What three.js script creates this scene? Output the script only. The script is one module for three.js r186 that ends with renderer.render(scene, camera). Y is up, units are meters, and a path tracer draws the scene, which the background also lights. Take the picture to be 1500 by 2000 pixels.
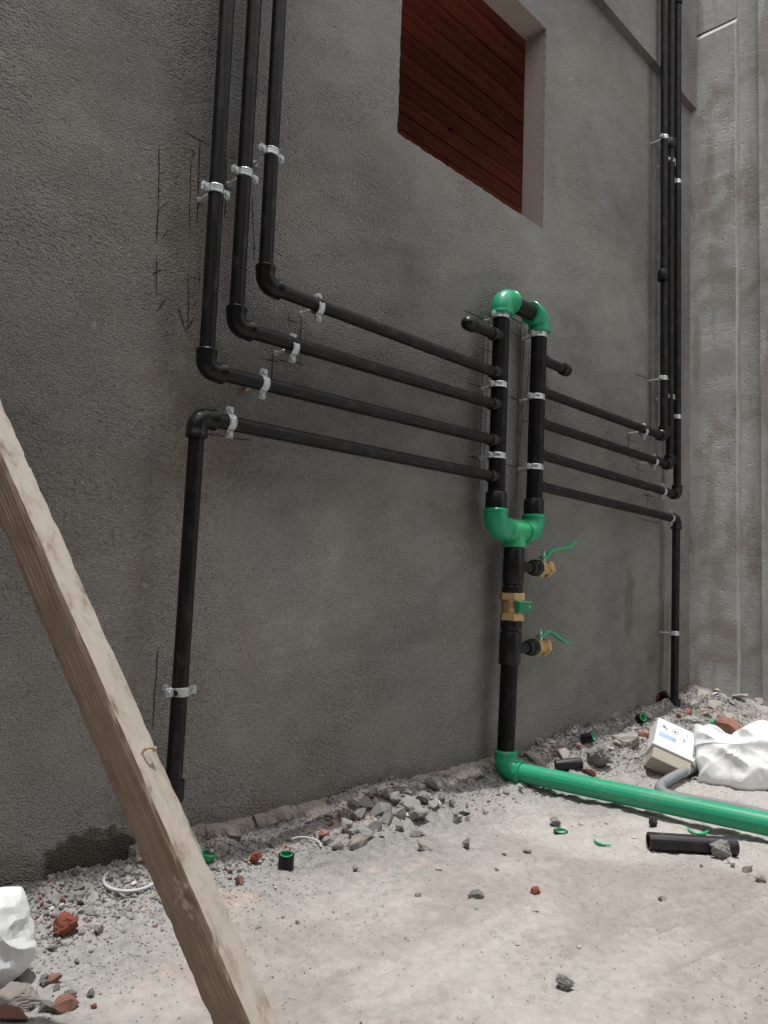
import * as THREE from 'three';
import { mergeGeometries, mergeVertices, toCreasedNormals } from 'three/addons/utils/BufferGeometryUtils.js';
import { ConvexGeometry } from 'three/addons/geometries/ConvexGeometry.js';
import { RoundedBoxGeometry } from 'three/addons/geometries/RoundedBoxGeometry.js';

// ---------------------------------------------------------------- camera, sky, sun, exposure
const scene = new THREE.Scene();
const F = 1467, CAM = new THREE.Vector3(0, 0.69, 1.8);
const YAW = 44.631 * Math.PI / 180, PITCH = 5.155 * Math.PI / 180, ROLL = 2.201 * Math.PI / 180;
const fw = new THREE.Vector3(Math.cos(YAW) * Math.cos(PITCH), Math.sin(PITCH), -Math.sin(YAW) * Math.cos(PITCH));
const rt0 = new THREE.Vector3().crossVectors(fw, new THREE.Vector3(0, 1, 0)).normalize();
const up0 = new THREE.Vector3().crossVectors(rt0, fw);
const rt = rt0.clone().multiplyScalar(Math.cos(ROLL)).addScaledVector(up0, Math.sin(ROLL));
const up = rt0.clone().multiplyScalar(-Math.sin(ROLL)).addScaledVector(up0, Math.cos(ROLL));
const camera = new THREE.PerspectiveCamera(2 * Math.atan(1000 / F) * 180 / Math.PI, 0.75, 0.05, 400);
camera.position.copy(CAM);
camera.up.copy(up);
camera.lookAt(CAM.clone().add(fw));

{ // overcast sky, brighter overhead than at the horizon
  const w = 64, h = 32, d = new Float32Array(w * h * 4);
  for (let j = 0; j < h; j++) {
    const e = Math.sin(((j + 0.5) / h - 0.5) * Math.PI);
    const L = e > 0 ? (1 + 2 * e) / 3 : 0.3;
    for (let i = 0; i < w; i++) d.set([1.5 * L, 1.52 * L, 1.54 * L, 1], (j * w + i) * 4);
  }
  const sky = new THREE.DataTexture(d, w, h, THREE.RGBAFormat, THREE.FloatType);
  sky.mapping = THREE.EquirectangularReflectionMapping;
  sky.magFilter = THREE.LinearFilter; sky.needsUpdate = true;
  scene.background = sky; scene.environment = sky;
}
const sun = new THREE.DirectionalLight(new THREE.Color(1, 0.97, 0.93), 3.0);
sun.position.set(2 - 0.25, 12, 0.9 - 0.03); sun.target.position.set(2, 0, 0.9);
sun.castShadow = true; sun.shadow.radius = 1.3; sun.shadow.mapSize.set(2048, 2048);
Object.assign(sun.shadow.camera, { left: -6, right: 6, top: 6, bottom: -6, near: 0.5, far: 30 });
scene.add(sun, sun.target);
const renderer = new THREE.WebGLRenderer({ antialias: true });
renderer.toneMapping = THREE.LinearToneMapping;
renderer.toneMappingExposure = 1.23;
renderer.shadowMap.enabled = true;

// ---------------------------------------------------------------- helpers
const V3 = (x, y, z) => new THREE.Vector3(x, y, z);
function rng(seed) { let a = seed >>> 0; return () => { a = (a + 0x6d2b79f5) | 0; let t = Math.imul(a ^ (a >>> 15), 1 | a); t = (t + Math.imul(t ^ (t >>> 7), 61 | t)) ^ t; return ((t ^ (t >>> 14)) >>> 0) / 4294967296; }; }
const clamp = (x, a = 0, b = 1) => Math.min(b, Math.max(a, x));
const sstep = (a, b, x) => { const t = clamp((x - a) / (b - a)); return t * t * (3 - 2 * t); };
const mix = (a, b, t) => a + (b - a) * t;
const GX = [], GY = [];
for (let i = 0; i < 32; i++) { GX.push(Math.cos(i * Math.PI / 16)); GY.push(Math.sin(i * Math.PI / 16)); }
function hash(x, y, s) { let h = Math.imul(x, 374761393) ^ Math.imul(y, 668265263) ^ Math.imul(s, 2246822519); h = Math.imul(h ^ (h >>> 13), 1274126177); return (h ^ (h >>> 16)) >>> 0; }
// gradient noise, about -1..1; with px, py it repeats after that many cells
function gn(x, y, s = 1, px = 0, py = px) {
  const x0 = Math.floor(x), y0 = Math.floor(y), fx = x - x0, fy = y - y0;
  const u = fx * fx * fx * (fx * (fx * 6 - 15) + 10), v = fy * fy * fy * (fy * (fy * 6 - 15) + 10);
  let xa = x0, xb = x0 + 1, ya = y0, yb = y0 + 1;
  if (px) { xa = ((xa % px) + px) % px; xb = ((xb % px) + px) % px; ya = ((ya % py) + py) % py; yb = ((yb % py) + py) % py; }
  const a = hash(xa, ya, s) & 31, b = hash(xb, ya, s) & 31, c = hash(xa, yb, s) & 31, d = hash(xb, yb, s) & 31;
  const na = GX[a] * fx + GY[a] * fy, nb = GX[b] * (fx - 1) + GY[b] * fy, nc = GX[c] * fx + GY[c] * (fy - 1), nd = GX[d] * (fx - 1) + GY[d] * (fy - 1);
  return 1.5 * mix(mix(na, nb, u), mix(nc, nd, u), v);
}
const fbm = (x, y, s, o = 4) => { let a = 0, m = 1; for (let i = 0; i < o; i++) { a += m * gn(x, y, s + i * 17); x *= 2.03; y *= 2.03; m *= 0.5; } return a; };
const toS = (c) => { c = clamp(c); return 255 * (c <= 0.0031308 ? 12.92 * c : 1.055 * Math.pow(c, 1 / 2.4) - 0.055); };
function colorTex(w, h, fn, repeat) {   // fn(i, j) gives linear rgb
  const d = new Uint8Array(w * h * 4), o = [0, 0, 0];
  for (let j = 0; j < h; j++) for (let i = 0; i < w; i++) { fn(i, j, o); const k = (j * w + i) * 4; d[k] = toS(o[0]); d[k + 1] = toS(o[1]); d[k + 2] = toS(o[2]); d[k + 3] = 255; }
  return finish(new THREE.DataTexture(d, w, h), THREE.SRGBColorSpace, repeat);
}
function heightTex(w, h, fn, repeat) {
  const d = new Uint8Array(w * h * 4);
  for (let j = 0; j < h; j++) for (let i = 0; i < w; i++) { const v = 255 * clamp(fn(i, j)), k = (j * w + i) * 4; d[k] = d[k + 1] = d[k + 2] = v; d[k + 3] = 255; }
  return finish(new THREE.DataTexture(d, w, h), THREE.NoColorSpace, repeat);
}
function finish(t, cs, repeat) {
  t.colorSpace = cs; t.magFilter = THREE.LinearFilter; t.minFilter = THREE.LinearMipmapLinearFilter; t.generateMipmaps = true;
  t.wrapS = t.wrapT = THREE.RepeatWrapping; if (repeat) t.repeat.set(repeat[0], repeat[1]); t.needsUpdate = true; return t;
}
const names = {};
function numbered(n) { const k = names[n] = (names[n] ?? -1) + 1; return k ? n + '_' + String(k).padStart(3, '0') : n; }
function shade(o) { o.traverse((m) => { if (m.isMesh) { m.castShadow = m.receiveShadow = true; } }); return o; }
function thing(name, label, category, pos = [0, 0, 0], group) {
  const g = new THREE.Group(); g.name = numbered(name); g.position.set(...pos); g.userData = { label, category };
  if (group) g.userData.group = group; scene.add(g); return g;
}
function part(name, geo, mat, parent) { const m = new THREE.Mesh(geo, mat); m.name = name; m.castShadow = m.receiveShadow = true; parent.add(m); return m; }
function solo(name, geo, mat, label, category, group, pos) {
  const m = new THREE.Mesh(geo, mat); m.name = numbered(name); m.castShadow = m.receiveShadow = true; m.userData = { label, category };
  if (group) m.userData.group = group; if (pos) m.position.copy(pos); scene.add(m); return m;
}
function copyOf(o, label, pos, rotZ) {
  const c = o.clone(); c.name = numbered(o.name.replace(/_\d{3}$/, '')); c.userData = { ...o.userData, label };
  c.position.copy(pos); if (rotZ !== undefined) c.rotation.z = rotZ; scene.add(c); return c;
}
// photograph pixel -> ray; its distance then comes from the wall, the ground or the plane the thing sits on
function ray(x, y) { return fw.clone().multiplyScalar(F).addScaledVector(rt, x - 750).addScaledVector(up, 1000 - y).divideScalar(F); }
function onWall(x, y, z = 0) { const d = ray(x, y); return CAM.clone().addScaledVector(d, (z - CAM.z) / d.z); }
function onGround(x, y, lift = 0) {
  const d = ray(x, y); let t = 0.6;
  for (let i = 0; i < 800; i++) {
    t += 0.012; const p = CAM.clone().addScaledVector(d, t);
    if (p.y < 0.25 && p.y < terrain(p.x, p.z) + lift) { let a = t - 0.012, b = t; for (let k = 0; k < 8; k++) { const m = (a + b) / 2; p.copy(CAM).addScaledVector(d, m); if (p.y < terrain(p.x, p.z) + lift) b = m; else a = m; } return p; }
  }
  return CAM.clone().addScaledVector(d, 6);
}
// uv in metres by the way each face points
function metreUV(g) {
  g = g.index ? g.toNonIndexed() : g;
  const p = g.attributes.position, uv = new Float32Array(p.count * 2), a = V3(), b = V3(), c = V3();
  for (let i = 0; i < p.count; i += 3) {
    a.fromBufferAttribute(p, i); b.fromBufferAttribute(p, i + 1); c.fromBufferAttribute(p, i + 2);
    const n = b.clone().sub(a).cross(c.clone().sub(a)), x = Math.abs(n.x), y = Math.abs(n.y), z = Math.abs(n.z);
    [a, b, c].forEach((q, k) => { const w = x > y && x > z ? [q.z, q.y] : y > z ? [q.x, q.z] : [q.x, q.y]; uv.set(w, (i + k) * 2); });
  }
  g.setAttribute('uv', new THREE.BufferAttribute(uv, 2)); return g;
}
// skin a list of rings {c, t, r}; u runs round, v in metres along
function sweep(rings, seg = 24, n0) {
  const pos = [], uv = [], idx = []; let len = 0, bn = n0 ? n0.clone() : null;
  rings.forEach((q, i) => {
    if (i) len += q.c.distanceTo(rings[i - 1].c) + Math.abs(q.r - rings[i - 1].r) * 0.5;
    const t = q.t.clone().normalize();
    if (!bn) bn = Math.abs(t.y) < 0.9 ? V3(0, 1, 0).cross(t) : V3(1, 0, 0).cross(t);
    bn = bn.clone().addScaledVector(t, -bn.dot(t)).normalize();
    const b2 = t.clone().cross(bn);
    for (let k = 0; k <= seg; k++) {
      const a = k / seg * Math.PI * 2, cs = Math.cos(a) * q.r, sn = Math.sin(a) * q.r;
      pos.push(q.c.x + bn.x * cs + b2.x * sn, q.c.y + bn.y * cs + b2.y * sn, q.c.z + bn.z * cs + b2.z * sn);
      uv.push(k / seg, len);
    }
  });
  const w = seg + 1;
  for (let i = 0; i < rings.length - 1; i++) for (let k = 0; k < seg; k++) { const a = i * w + k; idx.push(a, a + 1, a + w, a + 1, a + w + 1, a + w); }
  const g = new THREE.BufferGeometry();
  g.setAttribute('position', new THREE.Float32BufferAttribute(pos, 3)); g.setAttribute('uv', new THREE.Float32BufferAttribute(uv, 2)); g.setIndex(idx);
  return toCreasedNormals(g, 0.7);
}
function rod(a, b, prof, seg = 24) {   // prof: [distance along in metres or fraction, radius] from a to b
  const d = b.clone().sub(a), t = d.clone().normalize();
  return sweep(prof.map(([s, r]) => ({ c: a.clone().addScaledVector(t, s), t, r })), seg);
}
function pipeGeo(a, b, r, seg = 24) { const L = a.distanceTo(b); return rod(a, b, [[0, 0], [0, r], [L, r], [L, 0]], seg); }
function couplerGeo(a, b, r, R) { const L = a.distanceTo(b), c = 0.004; return rod(a, b, [[0, r * 0.9], [0, R - c * 0.5], [c, R], [L - c, R], [L, R - c * 0.5], [L, r * 0.9]], 28); }
function elbowGeo(p, A, B, R, bend, sock, rIn) {
  A = A.clone().normalize(); B = B.clone().normalize();
  const rings = [], c = 0.003, rim = R * 1.07, rl = Math.min(0.012, sock * 0.5);
  const add = (s, D, r, t) => rings.push({ c: p.clone().addScaledVector(D, s), t, r });
  const tA = A.clone().negate();
  for (const [s, r] of [[bend + sock, rIn * 0.9], [bend + sock, rim - c], [bend + sock - c, rim], [bend + sock - rl, rim], [bend + sock - rl - c, R], [bend, R]]) add(s, A, r, tA);
  for (let i = 1; i < 12; i++) {
    const a = i / 12 * Math.PI / 2, cc = p.clone().addScaledVector(A, bend).addScaledVector(B, bend);
    cc.addScaledVector(B, -bend * Math.cos(a)).addScaledVector(A, -bend * Math.sin(a));
    rings.push({ c: cc, t: A.clone().multiplyScalar(-Math.cos(a)).addScaledVector(B, Math.sin(a)), r: R });
  }
  for (const [s, r] of [[bend, R], [bend + sock - rl - c, R], [bend + sock - rl, rim], [bend + sock - c, rim], [bend + sock, rim - c], [bend + sock, rIn * 0.9]]) add(s, B, r, B);
  return sweep(rings, 30, A.clone().cross(B));
}
function tubeRing(R, r, h, seg = 28) { const l = []; for (const [x, y] of [[r, h], [R - 0.001, h], [R, h - 0.001], [R, 0], [r, 0], [r, h]]) l.push(new THREE.Vector2(x, y)); return toCreasedNormals(new THREE.LatheGeometry(l, seg), 0.6); }

// ---------------------------------------------------------------- terrain
function terrain(x, z) {
  if (z < -0.02) return -0.07;
  const zz = Math.max(0, z);
  const ledge = 1 - sstep(0.01, 0.12, zz + 0.035 * gn(x * 5, 2, 15));
  let h = -0.064 + 0.03 * ledge + (1 - ledge) * (0.010 * gn(x * 1.1 + 3, z * 1.3, 5) + 0.006 * gn(x * 3.1, z * 4.2, 6));
  const far = 1 - sstep(4, 8, Math.abs(x - 2)) ;
  const wx = x + 0.05 * gn(x * 4, z * 4, 31), wz = z + 0.05 * gn(x * 4 + 9, z * 4, 32);
  h += far * (0.006 * gn(wx * 9, wz * 13, 7) + 0.0036 * gn(wx * 24, wz * 30, 8) + 0.0016 * gn(wx * 60, wz * 66, 36));
  const streak = sstep(0.1, 0.5, gn(x * 1.7, z * 2.3, 33));                 // drag marks in the dust
  h += far * streak * 0.009 * gn((x * 0.8 + z * 0.5) * 5, (z * 0.9 - x * 0.25) * 42, 34);
  h += far * 0.007 * Math.max(0, gn(x * 52, z * 52, 9) - 0.22) * (0.5 + sstep(-0.2, 0.4, gn(x * 2.2, z * 2.2, 35)));
  // loose spoil thrown up along the wall foot
  const foot = Math.exp(-Math.pow((zz - 0.1) / 0.13, 2)), foot2 = Math.exp(-Math.pow(zz / 0.38, 2));
  const lump = Math.abs(gn(x * 9, z * 9, 10)) + 0.6 * Math.abs(gn(x * 21, z * 21, 11)) + 0.5 * Math.abs(gn(x * 47, z * 47, 12));
  const along = 0.55 + 0.45 * sstep(-0.35, 0.4, gn(x * 1.9, 4, 13)) ;
  h += far * (foot * 0.013 * lump * along + foot2 * 0.009 * lump);
  // heap of rubble in the corner
  const m = sstep(2.5, 4.25, x) * (1 - sstep(0.15, 1.25, z)) * (1 - sstep(6, 8, x));
  h += m * 0.115 + 0.06 * sstep(4.0, 4.36, x) * (1 - sstep(0.1, 0.9, z)) + sstep(2.55, 3.0, x) * (1 - sstep(0.25, 0.8, z)) * (0.018 * lump + 0.016 * gn(x * 6, z * 7, 14)) * far;
  h += 0.045 * Math.exp(-(Math.pow((x - 2.95) / 0.3, 2) + Math.pow(zz / 0.17, 2)));
  h += 0.05 * Math.exp(-(Math.pow((x - 1.85) / 0.24, 2) + Math.pow((zz - 0.04) / 0.12, 2)));
  return h;
}

// ---------------------------------------------------------------- surface textures
console.log('textures');
const T = 2.048;
function plaster(i, j) {
  const lx = i / 2048, ly = j / 2048;
  const wx = 0.012 * gn(lx * 5, ly * 5, 51, 5) + 0.003 * gn(lx * 31, ly * 31, 52, 31), wy = 0.03 * gn(lx * 4, ly * 4, 53, 4) + 0.004 * gn(lx * 29, ly * 29, 54, 29);
  const X = lx + wx, Y = ly + wy;
  const rough = 0.12 + 0.98 * sstep(-0.4, 0.45, gn(lx * 7, ly * 9, 55, 7, 9) + 0.4 * gn(lx * 21, ly * 23, 62, 21, 23));
  const a = gn(X * 190, Y * 300, 56, 190, 300), b = gn(X * 110, Y * 180, 57, 110, 180), c = gn(X * 30, Y * 44, 58, 30, 44), d = gn(lx * 420, ly * 470, 59, 420, 470);
  const pit = sstep(0.3, 0.7, gn(X * 160, Y * 250, 60, 160, 250)), pit2 = sstep(0.5, 0.8, gn(lx * 85, ly * 120, 61, 85, 120)), drag = sstep(0.45, 0.75, gn(X * 24, Y * 160, 63, 24, 160)) * sstep(0.05, 0.4, gn(lx * 6, ly * 7, 64, 6, 7));
  return 0.58 + rough * (0.13 * a + 0.06 * b - 0.28 * pit - 0.2 * drag) + 0.2 * d + 0.07 * c + 0.05 * gn((lx * 2 + ly) * 5, (ly - lx) * 26 + 0.5 * gn(lx * 8, ly * 8, 66, 8), 65, 5, 26) - 0.22 * pit2;
}
const plasterBump = heightTex(2048, 2048, plaster, [1 / T, 1 / T]);
function concrete(i, j) {
  const x = i / 1024, y = j / 1024;
  const comb = sstep(0.05, 0.5, gn(x * 6, y * 3, 71, 6, 3));
  const pit = sstep(0.35, 0.7, gn(x * 120, y * 120, 72, 120)) * comb + sstep(0.62, 0.8, gn(x * 60, y * 60, 73, 60));
  return 0.62 + 0.1 * gn(x * 8, y * 14, 74, 8, 14) + 0.07 * gn(x * 40, y * 40, 75, 40) + 0.05 * gn(x * 160, y * 160, 76, 160) - 0.35 * pit;
}
const concreteBump = heightTex(1024, 1024, concrete, [1 / T, 1 / T]);
const groundBump = heightTex(1024, 1024, (i, j) => {
  const x = i / 1024, y = j / 1024;
  const g1 = gn(x * 110, y * 110, 81, 110), g2 = gn(x * 240, y * 240, 82, 240), g3 = gn(x * 40, y * 48, 83, 40, 48);
  const crumb = sstep(0.25, 0.7, gn(x * 90, y * 90, 84, 90));
  return 0.4 + 0.1 * g1 + 0.09 * g2 + 0.1 * g3 + 0.35 * crumb * (0.4 + 0.6 * sstep(0, 0.4, gn(x * 6, y * 6, 85, 6)));
}, [1 / 1.3, 1 / 1.3]);
// wall colour over x -1..4.6, y 0..5.6: float strokes, damp and brown blotches, one run-off mark, raw foot
const WX0 = -1, WS = 5.6, WN = 1536;
const blot = (x, y, cx, cy, rx, ry, s) => sstep(1.15, 0.55, Math.hypot((x - cx) / rx, (y - cy) / ry) + 0.45 * gn(x * 9, y * 9, s) + 0.2 * gn(x * 30, y * 30, s + 1));
const wallMap = colorTex(WN, WN, (i, j, o) => {
  const x = WX0 + i / WN * WS, y = j / WN * WS;
  const big = gn(x * 0.9 + 2, y * 1.1, 91) + 0.6 * gn(x * 2.4, y * 2.1, 92), mid = gn(x * 6, y * 7, 93) + 0.6 * gn(x * 14, y * 17, 94), fine = gn(x * 60, y * 90, 95) + 0.7 * gn(x * 140, y * 140, 96);
  const sweepN = gn(x * 2.2 + y * 0.9 + 0.3 * gn(x * 3, y * 3, 99), (y - 0.35 * x) * 17 + 0.6 * gn(x * 4, y * 4, 100), 90);
  let v = 0.25 * (1 + 0.26 * big + 0.11 * mid + 0.11 * fine + 0.07 * sweepN);
  const warm = 0.5 + 0.5 * clamp(0.9 * gn(x * 1.6 + 7, y * 1.4, 97) + 0.5 * gn(x * 5, y * 5, 98), -1, 1);
  let r = v * mix(1.0, 1.1, warm), g = v * mix(0.995, 1.01, warm), b = v * mix(0.985, 0.905, warm);
  const mulc = (k, kr, kg, kb) => { r *= mix(1, kr, k); g *= mix(1, kg, k); b *= mix(1, kb, k); };
  mulc(0.55 * blot(x, y, 1.12, 1.1, 0.16, 0.28, 101), 0.82, 0.7, 0.62);      // brown dust where the lines were drilled
  mulc(0.5 * blot(x, y, 1.5, 1.25, 0.3, 0.12, 103), 0.85, 0.74, 0.68);
  mulc(0.4 * blot(x, y, 1.02, 1.75, 0.1, 0.45, 109), 0.84, 0.76, 0.7);
  mulc(0.7 * blot(x, y, 3.62, 0.62, 0.055, 0.2, 105), 0.62, 0.56, 0.52);     // run-off mark
  mulc(0.5 * blot(x, y, 3.88, 0.35, 0.08, 0.07, 107), 0.75, 0.66, 0.62);
  mulc(0.35 * blot(x, y, 0.6, 1.2, 0.3, 0.3, 111), 0.9, 0.92, 0.97);
  mulc(sstep(0.055, 0.02, y + 0.035 * gn(x * 7, 2, 113) + 0.02 * gn(x * 31, y * 20, 114)) * 0.5, 0.78, 0.68, 0.6);
  mulc(sstep(1.0, 0.8, Math.hypot((x - 0.86) / 0.13, (y - 0.012) / 0.05) + 0.2 * gn(x * 40, y * 40, 115)) * 0.9, 0.28, 0.25, 0.22);   // raw damp foot
  mulc(0.7 * blot(x, y, 0.905, 0.045, 0.05, 0.02, 117) * sstep(0.0, 0.4, gn(x * 90, y * 90, 118) + 0.2), 2.2, 2.15, 1.9);   // pale mortar splash
  const sp = gn(x * 33, y * 33, 116); if (sp > 0.83) mulc(sstep(0.83, 0.9, sp) * 0.6, 1.8, 1.8, 1.75);     // lime specks
  o[0] = r; o[1] = g; o[2] = b;
});
wallMap.repeat.set(1 / WS, 1 / WS); wallMap.offset.set(-WX0 / WS, 0); wallMap.wrapS = wallMap.wrapT = THREE.MirroredRepeatWrapping;
const concreteMap = colorTex(1024, 1024, (i, j, o) => {
  const x = i / 1024, y = j / 1024;
  const v = 0.48 * (1 + 0.16 * gn(x * 5, y * 3, 121, 5, 3) + 0.1 * gn(x * 17, y * 13, 122, 17, 13) + 0.07 * gn(x * 90, y * 90, 123, 90));
  const k = clamp(sstep(0.0, 0.6, gn(x * 5, y * 4, 124, 5, 4) + 0.4 * gn(x * 22, y * 22, 125, 22)) + 0.8 * sstep(0.15, 0.6, gn(x * 26, y * 3, 126, 26, 3) + 0.3 * gn(x * 60, y * 20, 127, 60, 20)));
  o[0] = v * mix(1, 0.76, k); o[1] = v * mix(1.0, 0.71, k); o[2] = v * mix(0.965, 0.63, k);
}, [1 / T, 1 / T]);
const GX0 = -0.4, GZ0 = -0.2, GSX = 5.2, GSZ = 2.6;
const groundMap = colorTex(2048, 1024, (i, j, o) => {
  const x = GX0 + i / 2048 * GSX, z = GZ0 + j / 1024 * GSZ;
  const n = gn(x * 1.6, z * 2.0, 131) + 0.6 * gn(x * 4.5, z * 5.5, 132), f = gn(x * 40, z * 40, 133) + 0.7 * gn(x * 110, z * 110, 134);
  const spoil = clamp(1.15 * sstep(0.62, 0.12, z + 0.14 * gn(x * 3, z * 3, 135) + 0.09 * gn(x * 11, z * 11, 136) - 0.24 * sstep(1.1, 0.3, x)));  // grey crushed mortar over the dust
  const tramp = sstep(-0.25, 0.55, gn(x * 1.3 + 4, z * 2.1, 139) + 0.5 * gn(x * 5, z * 7, 140) + 0.25 * gn(x * 19, z * 22, 147));
  const drag = gn((x * 0.8 + z * 0.5) * 5, (z * 0.9 - x * 0.25) * 42, 34), scuff = gn(x * 9 + 0.6 * gn(x * 5, z * 5, 148), z * 26, 149);
  const v = mix(0.385, 0.305, tramp) * (1 + 0.09 * n + 0.1 * f + 0.09 * drag * sstep(0.0, 0.5, gn(x * 1.7, z * 2.3, 33)) + 0.08 * scuff);
  const pink = sstep(0.15, 0.6, gn(x * 3.3, z * 6, 137) + 0.3 * gn(x * 15, z * 15, 138));
  const sp = 0.27 * (1 + 0.16 * n + 0.2 * f);
  o[0] = mix(v, sp * mix(1.0, 1.28, pink), spoil); o[1] = mix(v * mix(0.94, 0.915, tramp), sp * mix(0.965, 1.08, pink), spoil); o[2] = mix(v * mix(0.885, 0.845, tramp), sp * mix(0.935, 0.99, pink), spoil);
});
groundMap.wrapS = groundMap.wrapT = THREE.MirroredRepeatWrapping;
groundMap.repeat.set(1 / GSX, 1 / GSZ); groundMap.offset.set(-GX0 / GSX, -GZ0 / GSZ);
// black pipe: faint red-brown streaks along it and thin dust
const pipeMap = colorTex(256, 1024, (i, j, o) => {
  const u = i / 256, v = j / 1024;
  const s = sstep(0.1, 0.6, gn(u * 14, v * 5, 141, 14, 5)), d = sstep(0.15, 0.75, gn(u * 6, v * 18, 142, 6, 18) + 0.4 * gn(u * 30, v * 60, 143, 30, 60)), f = gn(u * 60, v * 200, 144, 60, 200);
  const scr = sstep(0.55, 0.8, gn(u * 40, v * 7, 145, 40, 7)) * sstep(0.1, 0.5, gn(u * 5, v * 9, 146, 5, 9));
  o[0] = 0.008 + 0.012 * s + 0.022 * d + 0.003 * f + 0.05 * scr; o[1] = 0.007 + 0.004 * s + 0.018 * d + 0.003 * f + 0.042 * scr; o[2] = 0.008 + 0.006 * s + 0.018 * d + 0.003 * f + 0.044 * scr;
}, [1, 1]);
const greenMap = colorTex(256, 1024, (i, j, o) => {
  const u = i / 256, v = j / 1024;
  const d = sstep(0.0, 0.8, gn(u * 5, v * 8, 151, 5, 8) + 0.5 * gn(u * 20, v * 40, 152, 20, 40)) * 0.22 + 0.06 * sstep(0.3, 0.7, gn(u * 60, v * 90, 153, 60, 90));
  o[0] = mix(0.02, 0.36, d); o[1] = mix(0.34, 0.42, d); o[2] = mix(0.175, 0.35, d);
}, [1, 1]);
function woodTone(film) {
  return (i, j, o) => {
    const x = i / 512 * 0.25, y = j / 1024 * 2;
    const warp = 0.012 * gn(x * 14, y * 2.5, 161), g = gn((x + warp) * 260, y * 1.6, 162) + 0.6 * gn((x + warp) * 600, y * 3, 163);
    const st = sstep(0.0, 0.6, gn(x * 20, y * 6, 164) + 0.5 * gn(x * 70, y * 22, 165)), cem = sstep(film ? -1.3 : 0.7, film ? 0.1 : 1.1, gn(x * 28 + 5, y * (film ? 16 : 7), 166) + 0.4 * gn(x * 120, y * 80, 167));
    const kn = sstep(0.6, 0.76, gn(x * 26, y * 7 + 3, 168)), sm = film ? sstep(0.3, 0.7, gn(x * 45, y * 30, 172) + 0.4 * gn(x * 160, y * 120, 173)) : 0;
    let r = 0.27 * (1 + 0.11 * g), gg = 0.197 * (1 + 0.12 * g), b = 0.142 * (1 + 0.13 * g);
    r = mix(r, 0.19, st * 0.6); gg = mix(gg, 0.125, st * 0.6); b = mix(b, 0.08, st * 0.6);
    r = mix(r, 0.47, cem * 0.88); gg = mix(gg, 0.43, cem * 0.88); b = mix(b, 0.38, cem * 0.88);
    r = mix(r, 0.33, sm * 0.5); gg = mix(gg, 0.305, sm * 0.5); b = mix(b, 0.275, sm * 0.5);
    r = mix(r, 0.1, kn * 0.8); gg = mix(gg, 0.06, kn * 0.8); b = mix(b, 0.04, kn * 0.8);
    o[0] = r; o[1] = gg; o[2] = b;
  };
}
const woodMap = colorTex(512, 1024, woodTone(0), [4, 0.5]), woodFilmMap = colorTex(512, 1024, woodTone(1), [4, 0.5]);
const woodBump = heightTex(512, 1024, (i, j) => { const x = i / 512 * 0.25, y = j / 1024 * 2; return 0.5 + 0.2 * gn((x + 0.012 * gn(x * 14, y * 2.5, 161)) * 260, y * 1.6, 162) + 0.12 * gn(x * 500, y * 12, 169) + 0.15 * gn(x * 60, y * 30, 170) - 0.4 * sstep(0.66, 0.8, gn(x * 90, y * 9, 171)); }, [4, 0.5]);
const rockBump = heightTex(256, 256, (i, j) => { const x = i / 256, y = j / 256; return 0.5 + 0.25 * gn(x * 12, y * 12, 181, 12) + 0.2 * gn(x * 30, y * 30, 182, 30) + 0.12 * gn(x * 64, y * 64, 183, 64); }, [9, 9]);
const rockTone = colorTex(256, 256, (i, j, o) => { const x = i / 256, y = j / 256; const v = 0.82 * (1 + 0.26 * gn(x * 4, y * 4, 186, 4) + 0.22 * gn(x * 9, y * 9, 184, 9) + 0.2 * gn(x * 40, y * 40, 185, 40)); o[0] = v; o[1] = v * 0.985; o[2] = v * 0.96; }, [9, 9]);

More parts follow.
